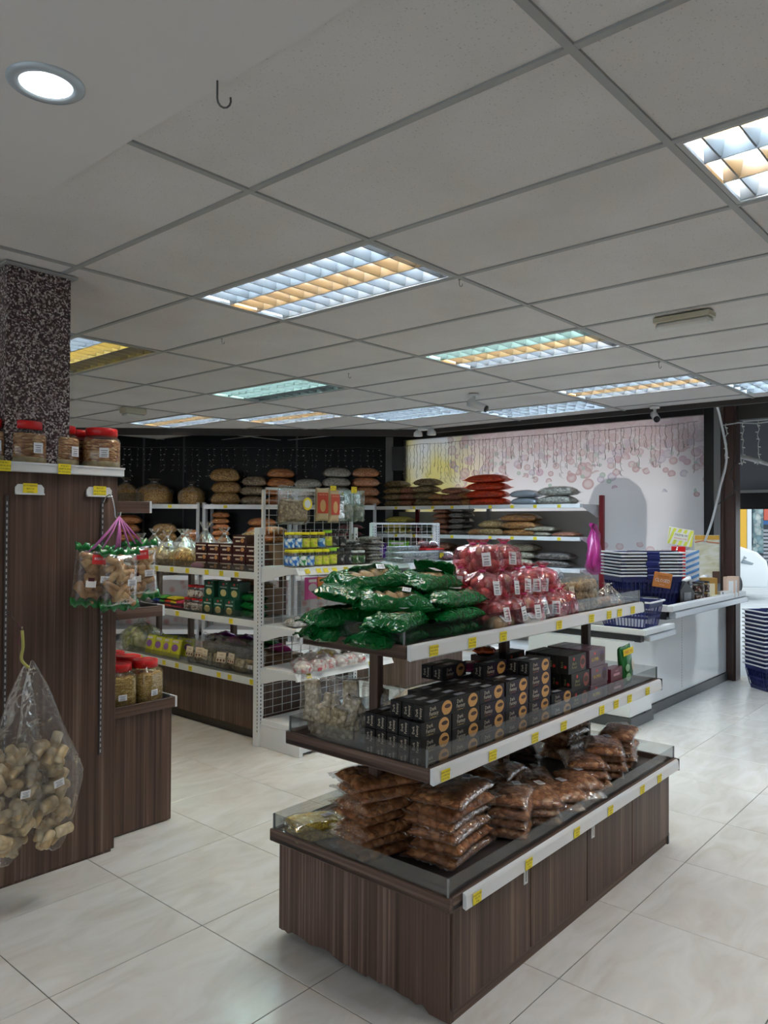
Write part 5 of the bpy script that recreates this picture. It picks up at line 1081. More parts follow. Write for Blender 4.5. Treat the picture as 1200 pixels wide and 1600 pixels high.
for i in range(4): make(r_pillow(.16, .10, .05, C_BLACKISH, i+1, fmat=CLEARFAR, label=False), 'dark_packet', 'dark glossy packet %s along the low end rack shelf beyond the sweets' % NTH[i], 'packet', (4.02+.09*i, 3.98+.02*i, .546+.02*(i % 2)), (.3, 0, .5+.3*i), 1.0, 'dark packets on the low shelf')
make(r_tied(.07, .12, crumbs('amber_sweets', (.40, .26, .02), (.60, .42, .04), (.75, .55, .1), 30), 5, fmat=CLEARFAR, fill=.7, neck=.9, label=False), 'amber_sweet_bag', 'amber bag with yellow tie behind the white and red sweets', 'bag', (3.95, 4.05, .546))
make([('pouch', pillow(.20, .15, .07, 5, 16, 12, .006, 35).mesh('pouch', C_BLACKISH)), ('wrapper', pillow(.23, .17, .08, 7, 16, 12, 0, flap=.1, ruf=.02).mesh('wrapper', CLEARFAR))], 'dark_snack_bag', 'dark crumpled bag with pink specks on the rack plinth', 'bag', (3.74, 3.90, .192), (0, 0, .4))
def r_print_pouch(c1, c2, seed, w=.13, h=.17): 
    o = r_pouch(w, h, .03, P('pouch_%d' % seed, c1, .3, coat=.3), seed); m = MB(); q = face_m((0, -.017, h*.55), '-y'); m.add([tuple(q @ Vector((w*.32*math.cos(a), h*.18*math.sin(a), 0))) for a in np.linspace(0, 6.28, 16)[:-1]], [tuple(range(15))], 0); quad(m, face_m((0, -.018, h*.85), '-y'), w*.6, h*.12, 1, 0)
    o.append(('print', m.mesh('print', [P('pouch_print_%d' % seed, c2, .4), P('pouch_band_%d' % seed, (.75, .7, .65), .4)]))); return o
make(r_print_pouch((.70, .20, .03), (.72, .66, .60), 31), 'orange_pouch', 'orange printed pouch hanging on the mesh under the jar shelf', 'packet', (4.02, 4.15, .98), (0, 0, 0)); make(r_print_pouch((.55, .03, .05), (.60, .60, .58), 32), 'red_pouch', 'red printed pouch hanging beside the orange one under the jar shelf', 'packet', (4.17, 4.15, .98)); make(r_print_pouch((.60, .05, .25), (.75, .65, .65), 33), 'pink_pouch', 'pink printed pouch half behind the orange one under the jar shelf', 'packet', (3.90, 4.16, .98))
for i, (x, q) in enumerate(((4.0, 1), (4.17, 2))): pass
# ================================================================ LONG SHELF BEHIND, FACING THE TALL PANEL
t = thing('long_shelf', 'long low walnut shelf run with white price rails behind the end rack', 'shelf unit', (3.5, 5.2, 0))
mb = MB(); mb.box(3.52, 4.38, 4.26, 6.3, .07, .41); wob(mb, 'carcass', WOODV, t)
for a, b in ((4.26, 4.90), (4.905, 5.55), (5.555, 6.3)): mb = MB(); mb.box(3.508, 3.52, a, b, .075, .41, 0, .001); wob(mb, 'front_panel', WOODV, t)
mb = MB(); mb.box(3.55, 4.36, 4.27, 6.3, 0, .07); wob(mb, 'plinth', P('dark_plinth', (.05, .04, .032), .5), t)
mb = MB(); mb.box(3.51, 4.39, 4.245, 4.262, 0, .41); wob(mb, 'end_panel', WOODV, t)
def yrail(x, y0, y1, z, tags, zb, depth):
    mb = MB(); mb.box(x+.014, x+depth, y0, y1, z-.03, z-.006); wob(mb, 'shelf_board', P('grey_shelf_board', (.35, .34, .33), .5), t)
    mb = MB(); mb.box(x, x+.014, y0, y1, zb, z, 0, .002); r = wob(mb, 'price_rail', WHITE, t)
    for i, q in enumerate(tags): link('price_tag', tag_mesh(i, '-x'), r, (x-.001, q, (z+zb)/2), (0, 0, 0), 1.0)
    mb = MB(); mb.box(x+.02, x+.023, y0, y1, z-.02, z+.055); wob(mb, 'acrylic_guard', ACRYL, t)
yrail(3.45, 4.245, 6.3, .455, (5.72, 5.38, 5.2, 5.02, 4.66, 4.53, 4.28), .405, .5)
yrail(3.45, 4.245, 6.3, .860, (5.43, 5.2, 4.86, 4.52), .812, .42)
yrail(3.45, 4.245, 6.3, 1.200, (5.5, 5.28, 5.07, 4.82, 4.64, 4.46), 1.152, .42)
for y in (4.5, 5.1, 5.7, 6.2):
    mb = MB(); mb.box(3.90, 3.94, y-.02, y+.02, .41, 1.2); wob(mb, 'post', WOODV, t)
ID = lambda x, y, z: (x, y, z)
rn = random.Random(21)
tb = [r_tied(.10, .23, C_GOLD, 1, fill=.50, neck=.84, lump=.008), r_tied(.10, .22, C_TAN, 2, fill=.45, neck=.82, lump=.008, label=False), r_tied(.10, .20, C_NOODLE, 3, fill=.5, neck=.85, label=False)]
tbp = [(3.60, 5.78, 1, 'back at the panel end'), (3.58, 5.55, 1, 'beside the bread stick bags'), (3.66, 5.45, 1.15, 'behind the peanut one, with orange noodles'), (3.58, 5.27, 1.0, 'with peanuts, at the front edge'), (3.72, 5.22, 1.25, 'tallest, standing behind the peanut bag'), (3.60, 5.03, .92, 'next to the dark cartons'), (3.76, 5.02, 1.05, 'behind the one next to the dark cartons'), (3.57, 5.93, .9, 'farthest, half hidden by the panel')]
for i, (x, y, s, lab) in enumerate(tbp): make(tb[i % 3], 'knotted_snack_bag', 'knotted bag on the long shelf top, '+lab, 'bag', (x, y, 1.196), (0, 0, i), (s*1.05, s*1.05, s*1.3), 'knotted bags on the long shelf')
make([('pouch', pillow(.16, .11, .05, 3, 12, 8, .003).mesh('pouch', P('pink_white_packet', (.62, .30, .42), .3)))], 'pink_packet', 'pink and white packet flat before the knotted bags', 'packet', (3.53, 5.0, 1.196), (0, 0, 1.6))
DB = r_box(.15, .09, .065, [P('maroon_tin_wrap', (.050, .012, .014), .25, coat=.5), P('cream_band', (.50, .44, .38), .4), P('tan_cookie_print', (.40, .20, .08), .5)], [('quad', (.075, 0, .048), .13, .010, '-y', 0, .0006), ('disc', (.11, 0, .025), .020, .016, '-y', 1, .0008), ('quad', (.06, 0, .02), .05, .012, '-y', 0, .0006)])
for c in range(5):
    for k in range(3 if c != 1 else 4):
        make(DB, 'chocolate_carton', 'maroon wrapped carton, %s column from the end rack, %s of its pile' % (NTH[c], lvl(k, 3 if c != 1 else 4)), 'box', (3.50, 4.42+.155*c, 1.196+.066*k), (0, 0, -math.pi/2+rn.uniform(-.05, .05)), None, 'maroon cartons on the long shelf')
ob = [r_pillow(.20, .15, .06, C_ORANGE, 4, fmat=CLEARFAR), r_pillow(.20, .15, .06, C_GOLD, 5, fmat=CLEARFAR)]
for i, (x, y, z) in enumerate(((3.72, 4.40, 1.40), (3.74, 4.62, 1.42), (3.74, 4.40, 1.46))):
    make(ob[i % 2], 'crisp_bag', 'orange crisp bag lying upon the maroon cartons, %s' % ('near the end rack', 'farther along', 'topmost')[i], 'bag', (x, y, z), (0, 0, 1.4), 1.0, 'orange bags over the cartons')
for i, y in enumerate((4.40, 4.62)): make(r_box(.22, .20, .20, [P('plain_brown_box', (.20, .12, .07), .7)], [('quad', (.11, 0, .1), .22, .02, '-y', 0, .0005)][:0]), 'brown_box', 'plain brown box hidden behind the maroon cartons, %s' % ('near', 'far')[i], 'box', (3.64, y+.1, 1.196), (0, 0, -math.pi/2))
# middle level
cols = [((.03, .10, .50), 'blue'), ((.06, .34, .05), 'green'), ((.60, .05, .03), 'red'), ((.70, .55, .03), 'yellow'), ((.55, .03, .10), 'crimson')]
for i, (c, nm) in enumerate(cols):
    for k in range(2): make([('pouch', pillow(.15, .11, .03, i+k, 12, 8, 0, flap=.08, ruf=.003).mesh('pouch', P(nm+'_foil_wrap', c, .3, coat=.3)))], 'wafer_packet', '%s foil wafer packet, %s, on the middle level by the panel' % (nm, ('upper', 'lower')[k]), 'packet', (3.56, 5.62-.08*i, .862+.031*(1-k)+.03*(i % 2)), (0, 0, 1.5), None, 'foil wafer packets')
rj = r_jar(.045, .10, C_WHITE, RED, 6, sq=2.4, lidr=.96, n=16, wrap=wrapmat('white_red_wrap', (.55, .5, .46), (.7, .66, .6), (.16, .09, .07), 40))
for i, (y, k) in enumerate(((5.18, 0), (5.08, 0), (4.98, 0), (5.13, 1), (5.03, 1))): make(rj, 'red_lid_tub', 'red-lidded tub, %s %s, beside the green cartons' % (NTH[i % 3], ('on the shelf', 'of the upper two')[k]), 'jar', (3.55, y, .858+.1005*k), (0, 0, i), 1.0, 'red-lidded tubs on the long shelf')
gbx = r_box(.125, .10, .125, [P('bottle_green_carton', (.008, .075, .045), .3, coat=.4), P('red_badge', (.60, .05, .06), .4), P('cream_nuts', (.62, .50, .22), .5), P('pale_band', (.45, .52, .48), .4)], [('disc', (.062, 0, .105), .013, .009, '-y', 0, .0006), ('quad', (.062, 0, .082), .085, .010, '-y', 2, .0006), ('disc', (.062, 0, .040), .036, .026, '-y', 1, .0006), ('quad', (.10, 0, .11), .012, .008, '-y', 2, .0006)])
for k, ys in ((0, (4.93, 4.795, 4.66)), (1, (4.95, 4.77, 4.64))):
    for i, y in enumerate(ys): make(gbx, 'green_carton', 'bottle-green carton, %s in the %s row beside the red-lidded tubs' % (NTH[i], ('bottom', 'upper')[k]), 'box', (3.49+.03*k, y, .858+.126*k), (0, 0, -math.pi/2), None, 'green cartons on the long shelf')
gb2 = [(n_, m_, (0, 0, 0)) if len(r) < 3 else r for r in gb[0] for n_, m_ in [(r[0], r[1])]]
for k in range(3): make(gb[k % 3], 'bread_bag', 'green bread bag, %s, beside the green cartons on the long shelf' % lvl(k, 3), 'bag', (3.58, 4.43, .858+.06*k), (0, 0, 1.35), (.75, .8, .8), 'green bread bags on the long shelf')
dk = [r_pillow(.20, .15, .05, C_OLIVE, 7, fmat=CLEARFAR), r_pillow(.2, .15, .05, C_BROWN, 8, fmat=CLEARFAR)]
for i, (y, k) in enumerate(((4.55, 0), (4.75, 0), (4.60, 1), (4.78, 1))): make(dk[i % 2], 'seed_bag', 'seed bag lying over the back of the green cartons, %s' % ('lower near', 'lower far', 'upper near', 'upper far')[i], 'bag', (3.78, y, 1.06+.045*k), (0, 0, 1.2), .85, 'bags behind the green cartons')
for i, y in enumerate((4.55, 4.78)): make(r_box(.22, .16, .20, [MATS['plain_brown_box']]), 'brown_box', 'plain brown box behind the green cartons, %s' % ('near', 'far')[i], 'box', (3.70, y+.1, .858), (0, 0, -math.pi/2))
# bottom level
YP = r_print_pouch((.62, .60, .03), (.28, .12, .40), 41, .12, .16)
for i in range(8): make(YP, 'yellow_packet', 'yellow packet with violet figure, %s in the %s row at the panel end' % (NTH[i % 4], ('front', 'rear')[i//4]), 'packet', (3.52+.09*(i//4), 5.72-.125*(i % 4)-.04*(i//4), .452), (-.25, .05*math.sin(i*2), -math.pi/2+.25*math.sin(i*3)), (1, 1, 1.0), 'yellow packets on the bottom level')
make(r_tied(.16, .30, crumbs('pale_green_crisps', (.30, .34, .10), (.50, .52, .24), (.70, .70, .48), 22), 3, fill=.75, label=False), 'crisp_sack', 'large clear sack of pale green crisps at the far end of the bottom level', 'bag', (3.62, 6.0, .452))
kc = [r_cookies(7, .13, .20, .06, True), r_cookies(8, .13, .19, .06, False)]
CR = [r_flat(.125, .20, .06, crumbs('beige_curls', (.34, .24, .12), (.52, .42, .26), (.70, .62, .45), 35), s, CLEAR, .5) for s in (1, 2)]
mb = MB(); mb.box(-.045, .045, -.034, -.031, .085, .125, 0); mb.box(-.045, .045, -.034, -.031, .052, .082, 0)
for k in (-.03, 0, .03): quad(mb, face_m((k, -.0345, .066), '-y'), .018, .018, 1, 0)
put_text(mb, 'CHIPS', .016, face_m((0, -.0348, .105), '-y'), 1)
kcard = ('card', mb.mesh('card', [P('kraft_card', (.72, .60, .45), .6), P('brown_print', (.16, .07, .04), .5)]))
for i in range(9):
    y = 5.12-.10*i
    make(CR[i % 2]+([kcard] if i in (0, 1, 2, 4, 5) else [('label', STK, (.02, -.036, .05), (math.pi/2, 0, 0))] if i > 6 else []), 'curl_bag', 'clear bag of beige curls on the bottom level, %s from the yellow packets' % NTH[i], 'bag', (3.53+.02*(i % 2), y, .452), (-.15, 0, -math.pi/2+.2*math.sin(i*2.1)), 1.0, 'clear curl bags on the bottom level')
    if i < 7: make(CR[(i+1) % 2], 'curl_bag', 'clear bag of beige curls in the rear row, %s from the yellow packets' % NTH[i], 'bag', (3.63, y-.05, .452), (-.1, 0, -math.pi/2), (1, 1, 1.15), 'clear curl bags on the bottom level')
VL = P('violet_foil', (.10, .01, .12), .25, coat=.4); MG = P('magenta_wrap', (.40, .03, .20), .3)
for i in range(7): make([('pouch', pillow(.17, .12, .05, i, 12, 8, 0, flap=.1, ruf=.012).mesh('pouch', (VL, VL, MG, VL, GREENP, GREENP, MG)[i]))], 'foil_packet', '%s foil packet heaped behind the curl bags, %s' % (('violet', 'deep violet', 'magenta', 'violet', 'green', 'leaf green', 'magenta')[i], NTH[i]), 'packet', (3.76, 5.12-.13*i, .60+.03*(i % 2)), (.5, .2, 1.4), 1.0, 'foil packets behind the curl bags')
for i in range(4): make(r_box(.24, .18, .14, [MATS['plain_brown_box']]), 'brown_box', 'plain brown box under the foil packets, %s from the panel side' % NTH[i], 'box', (3.69, 5.20-.25*i, .452), (0, 0, -math.pi/2))
# ================================================================ SHELVING ALONG THE DARK WALL
def FS(t_, name, mat, *b):
    mb = MB(); vs0 = []
    for (s0, s1, D0, D1, z0, z1) in b: frontal(mb, s0, s1, D0, D1, z0, z1)
    return wob(mb, name, mat, t_)
p = fr(-1.8, 10.2); t = thing('metal_shelving', 'grey metal shelving along the dark far wall with white shelf edges', 'shelf unit', (p[0], p[1], 0))
GMET = P('grey_metal', (.38, .39, .40), .35, .3)
for s in (-3.62, -2.42, -2.34, -1.22, -1.14, -.12): FS(t, 'post', GMET, (s-.02, s+.02, 10.0, 10.04, 0, 1.80), (s-.02, s+.02, 10.46, 10.5, 0, 1.80))
for (s0, s1) in ((-3.62, -2.42), (-2.34, -1.22), (-1.14, -.12)):
    for z in (.15, .85, 1.28, 1.775):
        FS(t, 'shelf_board', GMET, (s0, s1, 10.02, 10.5, z-.03, z)); r = FS(t, 'shelf_edge', WHITE, (s0, s1, 9.99, 10.02, z-.055, z+.003))
        if z > 1.2:
            for q in (.25, .7):
                c = fr(s0+(s1-s0)*q, 9.985, z-.026); mb = MB(); 
                link('price_tag', tag_mesh(int(q*10)), r, (c[0]-0, c[1], c[2]), (0, 0, -YAW), 1.0)
# low printed windows under the dark glass
FARF = bpy.data.materials.new('pink_window_film'); FARF.use_nodes = True; _n = FARF.node_tree; _b = _n.nodes['Principled BSDF']
v = coords(_n); vo = N(_n, 'ShaderNodeTexVoronoi', Scale=9.0); _n.links.new(v, vo.inputs['Vector']); r = ramp(_n, [(.2, (.72, .42, .40)), (.5, (.88, .82, .80))], vo.outputs['Distance']); _n.links.new(r.outputs[0], _b.inputs['Base Color']); _b.inputs['Roughness'].default_value = .6
mb = MB(); frontal(mb, -4.3, -.1, 10.53, 10.545, .05, .93); o = struct(mb.obj('window_2', FARF))
# bags on it
fb = {'gold': [r_pillow(.40, .26, .15, C_GOLD, 1, fmat=CLEARFAR, lump=.008, lscale=30), r_pillow(.40, .26, .14, C_GOLD, 2, fmat=CLEARFAR, lump=.008, lscale=30)], 'tan': [r_pillow(.34, .24, .13, C_TAN, 3, fmat=CLEARFAR, lump=.006, label=False)], 'orange': [r_pillow(.38, .26, .13, C_ORANGE, 4, fmat=CLEARFAR, lump=.008, lscale=30, label=False)],
      'white': [r_pillow(.38, .26, .13, C_WHITE, 5, fmat=CLEARFAR, lump=.004, label=False)], 'coral': [r_pillow(.37, .26, .13, crumbs('coral_pellets', (.62, .20, .06), (.78, .32, .12), (.88, .46, .22), 60), 6, fmat=CLEARFAR, lump=.004, label=False)]}
def fstack(kind, s, z, n, dz, lab, sc=1.0, jit=.012, D=10.22):
    for k in range(n):
        c = fr(s+rn.uniform(-jit, jit), D+rn.uniform(-.01, .01), z+k*dz)
        make(fb[kind][k % len(fb[kind])], 'large_snack_bag', lab % lvl(k, n), 'bag', c, (0, 0, -YAW+rn.uniform(-.12, .12)), (sc, sc, dz/.145*1.08), 'large bags on the dark wall shelves')
tk = [r_tied(.17, .40, C_GOLD, 1, fill=.78, neck=.86, lump=.008, fmat=CLEARFAR), r_tied(.20, .36, C_GOLD, 2, fill=.82, neck=.88, lump=.008, fmat=CLEARFAR)]
for i, (s, sx, sz, lab) in enumerate(((-3.43, .95, .90, 'nearest the tall walnut panel'), (-3.05, 1.15, .95, 'tallest, in the middle'), (-2.56, 1.0, .78, 'slumped, by the first grey post'))):
    make(tk[i % 2], 'knotted_crisp_sack', 'knotted sack of golden crisps on the dark-wall shelf, '+lab, 'bag', fr(s, 10.22, 1.776), (0, 0, i), (sx, sx, sz), 'golden crisp sacks')
fstack('gold', -2.10, 1.776, 3, .155, '%s large golden crisp bag right of the first grey post')
fstack('tan', -1.73, 1.776, 3, .128, '%s bag of tan peanuts in the pile behind the end rack')
fstack('orange', -1.385, 1.776, 4, .122, '%s bag of orange sticks on the dark wall top shelf')
fstack('white', -1.02, 1.776, 3, .118, '%s whitish bag in the shorter pale pile')
fstack('white', -.63, 1.776, 4, .126, '%s whitish bag in the taller pale pile beside the coral one')
fstack('coral', -.245, 1.776, 4, .126, '%s coral pellet bag at the end by the grey post')
fstack('orange', -2.17, 1.281, 5, .082, '%s orange bag in the narrow second-level pile', .62)
fstack('gold', -2.9, 1.281, 2, .12, '%s golden bag on the second level of the first bay', .8); fstack('orange', -2.55, 1.281, 1, .17, '%s rounded orange bag beside the first grey post', .8)
fstack('orange', -1.62, 1.281, 3, .11, '%s orange bag behind the end rack on the second level'); fstack('tan', -1.9, 1.281, 1, .10, '%s small tan bag between the orange piles', .6); fstack('orange', -3.4, 1.281, 3, .12, '%s orange bag just past the walnut panel on the second level', .9)
fstack('orange', -1.30, .851, 3, .12, '%s orange bag on the third level behind the rack'); fstack('tan', -2.9, .851, 3, .14, '%s tan bag on the third level behind the long shelf', 1.1); fstack('tan', -3.4, .851, 2, .14, '%s tan bag on the third level nearest the panel', 1.1); fstack('tan', -2.0, .851, 2, .12, '%s tan bag on the third level of the middle bay', 1.0)
fb['wine'] = [r_pillow(.34, .24, .10, crumbs('wine_red_bits', (.10, .01, .015), (.22, .02, .03), (.35, .06, .06), 60), 7, fmat=CLEARFAR, label=False)]
fstack('wine', -.45, 1.281, 3, .09, '%s wine-red bag on the second level beside the grey post'); fstack('wine', -.80, 1.281, 2, .09, '%s wine-red bag deeper along the second level')
# ================================================================ SHELVING UNDER THE PRINTED WINDOW
t = thing('metal_shelving', 'white metal shelving with a dark red end post under the printed window', 'shelf unit', (7.8, 5.3, 0))
MAROON = P('dark_red_post', (.22, .012, .018), .35)
for y, z in ((3.86, 1.87), (5.36, 1.80), (6.50, 1.80), (6.92, 1.80)): mb = MB(); mb.box(8.02, 8.06, y-.025, y+.025, 0, z); mb.box(8.02, 8.06, y-.005, y+.005, z, z+.002, 1); wob(mb, 'post', [MAROON if y in (3.86, 6.50) else GMET, BLACK], t)
mb = MB(); mb.box(8.045, 8.055, 3.88, 6.90, .1, 1.70); wob(mb, 'back_panel', P('cream_back_panel', (.50, .49, .46), .6), t)
for z in (.16, .62, 1.06, 1.405, 1.765):
    for (y0, y1) in ((3.90, 5.345), (5.355, 6.92)):
        mb = MB(); mb.box(7.62, 8.02, y0, y1, z-.025, z); wob(mb, 'shelf_board', WHITE, t)
        mb = MB(); mb.box(7.60, 7.62, y0, y1, z-.042, z+.003, 0, .003); r = wob(mb, 'price_rail', WHITE, t)
        if z > 1.3:
            for k in range(4): link('price_tag', tag_mesh(k, '-x'), r, (7.598, y0+.25+.3*k, z-.02), (0, 0, 0), .95)
    mb = MB(); mb.prism([(7.64, z-.03), (7.98, z-.14), (8.04, z-.14), (8.04, z), (7.64, z)], 3.89, 3.898, 'y'); wob(mb, 'bracket', WHITE, t)
sb = {k: [r_pillow(.30, .24, .085, m, i, fmat=CLEARFAR, lump=.004, label=False)] for i, (k, m) in enumerate((('olive', C_OLIVE), ('amber', crumbs('amber_bits', (.30, .10, .015), (.48, .20, .03), (.62, .32, .07), 60)), ('rust', crumbs('rust_bits', (.24, .06, .02), (.38, .12, .05), (.55, .24, .12), 70)), ('red', C_REDOR), ('foil', P('blue_white_foil', (.42, .48, .55), .25, .4)), ('white', C_WHITE), ('yellow', C_YELLOW), ('dgreen', crumbs('dark_green_beans', (.01, .035, .015), (.03, .07, .03), (.12, .16, .10), 60)), ('dark', C_BLACKISH), ('brown', C_BROWN), ('honey', crumbs('honey_nuts', (.36, .20, .05), (.52, .34, .12), (.68, .50, .24), 55)), ('grey', C_GREY), ('beige', crumbs('beige_beans', (.36, .31, .20), (.52, .47, .33), (.66, .62, .48), 55))))}
sb['red'] = [r_pillow(.30, .24, .085, C_REDOR, 3, fmat=film('orange_tinted_film', tint=(1, .55, .4), cover=.2, body=(.75, .10, .03), wr=20), lump=.003, label=False)]
def ms(kind, y, z, n, dz, lab, sx=1.0, jit=.015):
    for k in range(n):
        make(sb[kind][0], 'dry_goods_bag', lab % lvl(k, n), 'bag', (7.80+rn.uniform(-.01, .01), y+rn.uniform(-jit, jit), z+k*dz), (0, 0, math.pi/2+rn.uniform(-.1, .1)), (sx, 1, dz/.085*1.05), 'dry goods bags under the printed window')
T1, T2, T3 = 1.766, 1.406, 1.061
ms('olive', 6.67, T1, 4, .085, '%s brown seed bag in the first pile by the corner post', 1.05); ms('rust', 6.42, T1, 3, .085, '%s reddish lentil bag in the second pile from the corner', .85); ms('olive', 6.14, T1, 4, .088, '%s olive seed bag in the third pile from the corner', 1.15)
ms('amber', 5.93, T1, 2, .075, '%s amber bag in the low fourth pile from the corner', .8); ms('rust', 5.68, T1, 3, .075, '%s rusty brown bag in the pile before the red-orange bags', 1.15); ms('amber', 5.50, T1, 2, .085, '%s small amber bag tucked against the red-orange pile', .7)
ms('red', 5.21, T1, 4, .092, '%s bright red-orange bag on the top shelf', 1.75); ms('foil', 4.68, T1, 2, .085, '%s blue and white foil sack past the red-orange pile', 1.15); ms('white', 4.27, T1, 2, .10, '%s large whitish bag at the dark red post', 1.5)
ms('yellow', 6.62, T2, 3, .075, '%s yellow dal bag on the second shelf', 1.2); ms('dgreen', 6.05, T2, 2, .075, '%s dark green bean bag on the second shelf', 1.2); ms('rust', 5.86, T2, 5, .068, '%s brown bag in the narrow second-shelf pile', .75); ms('dark', 5.60, T2, 5, .070, '%s black seed bag in the narrow second-shelf pile', .85)
ms('amber', 5.32, T2, 1, .075, '%s amber bag low on the second shelf', .8); ms('honey', 5.12, T2, 2, .09, '%s honey nut bag on the second shelf', 1.2); ms('amber', 4.74, T2, 3, .085, '%s amber bag in the tallest middle second-shelf pile', 1.6); ms('beige', 4.48, T2, 2, .055, '%s beige bag beside the amber second-shelf pile', 1.3); ms('rust', 4.15, T2, 1, .05, '%s thin brown bag at the end of the second shelf', 1.0)
ms('beige', 4.72, T3, 3, .085, '%s beige bean bag on the third shelf', 1.3); ms('dark', 4.30, T3, 2, .085, '%s dark grey bag on the third shelf by the post', 1.5); ms('rust', 5.9, T3, 3, .08, '%s brown bag on the third shelf behind the small mesh rack', 1.3); ms('dgreen', 5.5, T3, 2, .08, '%s green bean bag on the third shelf middle', 1.3)
make(r_print_pouch((.16, .50, .02), (.25, .60, .10), 51, .36, .26), 'lime_sack', 'lime green sack standing behind the small mesh rack', 'bag', (7.70, 6.55, T3), (0, 0, -math.pi/2)); make(r_print_pouch((.10, .02, .30), (.2, .1, .4), 52, .12, .22), 'violet_sack', 'violet sack beside the lime green one', 'bag', (7.68, 6.80, T3), (0, 0, -math.pi/2))
# pink carrier bag on the red post
f = MB(); pr = [(.02, 0), (.12, .015), (.17, .08), (.155, .20), (.12, .33), (.075, .43), (.04, .475), (.05, .50), (.07, .53)]; f.lathe(pr, 40, ay=.5, capt=False, fn=lambda a, z: 1+.16*math.sin(5*a+z*9)+.10*math.sin(11*a-z*14)+.12*math.sin(3*a+z*5))
f.v = [tuple(Vector(p)+Vector((nz(p, 9, 1)*.03, nz(p, 9, 2)*.05+nz(p, 24, 3)*.02, nz(p, 8, 5)*.03))) for p in f.v]
tag(f.obj('pink_carrier_bag', P('magenta_film', (.40, .03, .20), .3), None, (7.60, 3.74, 1.02), (0, .12, .3)), 'magenta plastic carrier bag tied on the dark red post', 'bag')
# ================================================================ SMALL MESH RACK WITH FRUIT BOXES
t = rack('mesh_rack', 'smaller white mesh rack with clear food boxes beyond the pink bags', 5.50, 6.50, 5.00, 4.52, [(1.175, (.12, .28, .45, .60))], 1.55, 1.55, base=False, mesh_z=(1.2, 1.55))
mb = MB(); mb.box(5.55, 6.45, 4.62, 5.3, 0, .95); wob(mb, 'base_cabinet', WOODV, t)
mb = MB(); mb.box(5.48, 5.52, 4.99, 5.01, 1.53, 1.555); mb.box(5.48, 6.52, 4.985, 5.005, 1.535, 1.553); wob(mb, 'top_bar', WHITE, t)
def r_foodbox():
    a = MB(); a.prism([(-.075, .004), (.075, .004), (.085, .042), (-.085, .042)], -.055, .055, 'y'); b = MB(); b.box(-.088, .088, -.058, .058, .042, .050, 0, .002); c = MB(); c.box(-.07, .07, -.05, .05, .006, .034, 0, .008)
    return [('tub', a.mesh('tub', film('grey_clear_tub', tint=(.8, .88, .9), cover=.25, wr=0, rough=.1))), ('lid', b.mesh('lid', film('frosty_lid', tint=(.9, .95, 1), cover=.35, wr=0, rough=.15))), ('contents', c.mesh('contents', C_GREY))]
fbx = r_foodbox()
for i, (x, y, k) in enumerate(((5.57, 4.66, 0), (5.76, 4.66, 0), (5.95, 4.67, 0), (5.57, 4.66, 1), (5.76, 4.66, 1), (5.95, 4.67, 1), (5.60, 4.80, 0), (5.79, 4.80, 0), (5.60, 4.80, 1), (5.79, 4.80, 1), (5.62, 4.80, 2), (5.82, 4.80, 2))):
    make(fbx, 'food_box', 'clear lidded food box, %s level, %s, %s along the mesh rack' % (ORD[k], 'front row' if y < 4.7 else 'rear row', NTH[i % 3 if i < 6 else i % 2]), 'box', (x, y, 1.176+.051*k), (0, 0, rn.uniform(-.08, .08)), 1.0, 'clear food boxes')
BERRY = crumbs('dark_dates', (.03, .006, .008), (.09, .015, .02), (.22, .05, .06), 50)
t = thing('date_tray', 'red-rimmed tray of dark dates with a yellow tag on the mesh rack', 'tray', (6.10, 4.80, 1.176))
mb = MB(); mb.box(-.14, .14, -.09, .09, 0, .11); mb.obj('tub', film('grey_clear_tub', tint=(.8, .88, .9), cover=.25, wr=0), t); mb = MB(); mb.box(-.13, .13, -.08, .08, .004, .10, 0, .01); mb.obj('contents', BERRY, t); mb = MB(); mb.box(-.145, .145, -.095, .095, .11, .122); mb.obj('rim', RED, t)
link('price_tag', tag_mesh(3), t, (.10, -.10, .05), (0, 0, 0), 1.4)
for i, (x, y, z, s) in enumerate(((6.03, 4.80, 1.30, 1), (6.17, 4.80, 1.30, 1), (6.30, 4.70, 1.176, 1.2), (6.22, 4.64, 1.176, .9))):
    make([('contents', pillow(.12, .10, .06, i, 12, 10, .006, 50).mesh('contents', BERRY)), ('wrapper', pillow(.13, .11, .075, i, 12, 10, 0, flap=.1, ruf=.01).mesh('wrapper', CLEARFAR))], 'date_bag', 'clear bag of dark dates, %s' % ('on the red-rimmed tray, first', 'on the red-rimmed tray, second', 'beside the red-rimmed tray', 'in front of the red-rimmed tray')[i], 'bag', (x, y, z), (0, 0, i), s, 'bags of dark dates')
# ================================================================ CHECKOUT COUNTER
t = thing('checkout_counter', 'white glossy checkout counter with aluminium edge strips by the doorway', 'counter', (6.8, 2.8, 0))
SKIRT = P('dark_grey_skirting', (.07, .075, .08), .35, .3)
mb = MB(); mb.box(6.02, 8.03, 2.53, 3.15, .085, .785); wob(mb, 'upper_cabinet', WHITEG, t)
mb = MB(); mb.box(5.62, 6.03, 2.47, 3.35, .085, .655); wob(mb, 'lower_cabinet', WHITEG, t)
mb = MB(); mb.box(6.02, 8.03, 2.515, 2.53, 0, .080, 0, .003); mb.box(6.02, 8.03, 2.512, 2.52, .068, .080); mb.box(5.61, 6.03, 2.452, 2.47, 0, .080, 0, .003); mb.box(5.60, 5.618, 2.452, 3.35, 0, .080); wob(mb, 'skirting', SKIRT, t)
mb = MB(); mb.box(6.26, 8.03, 2.43, 3.15, .828, .845); wob(mb, 'upper_worktop', P('dark_worktop', (.03, .03, .032), .3), t)
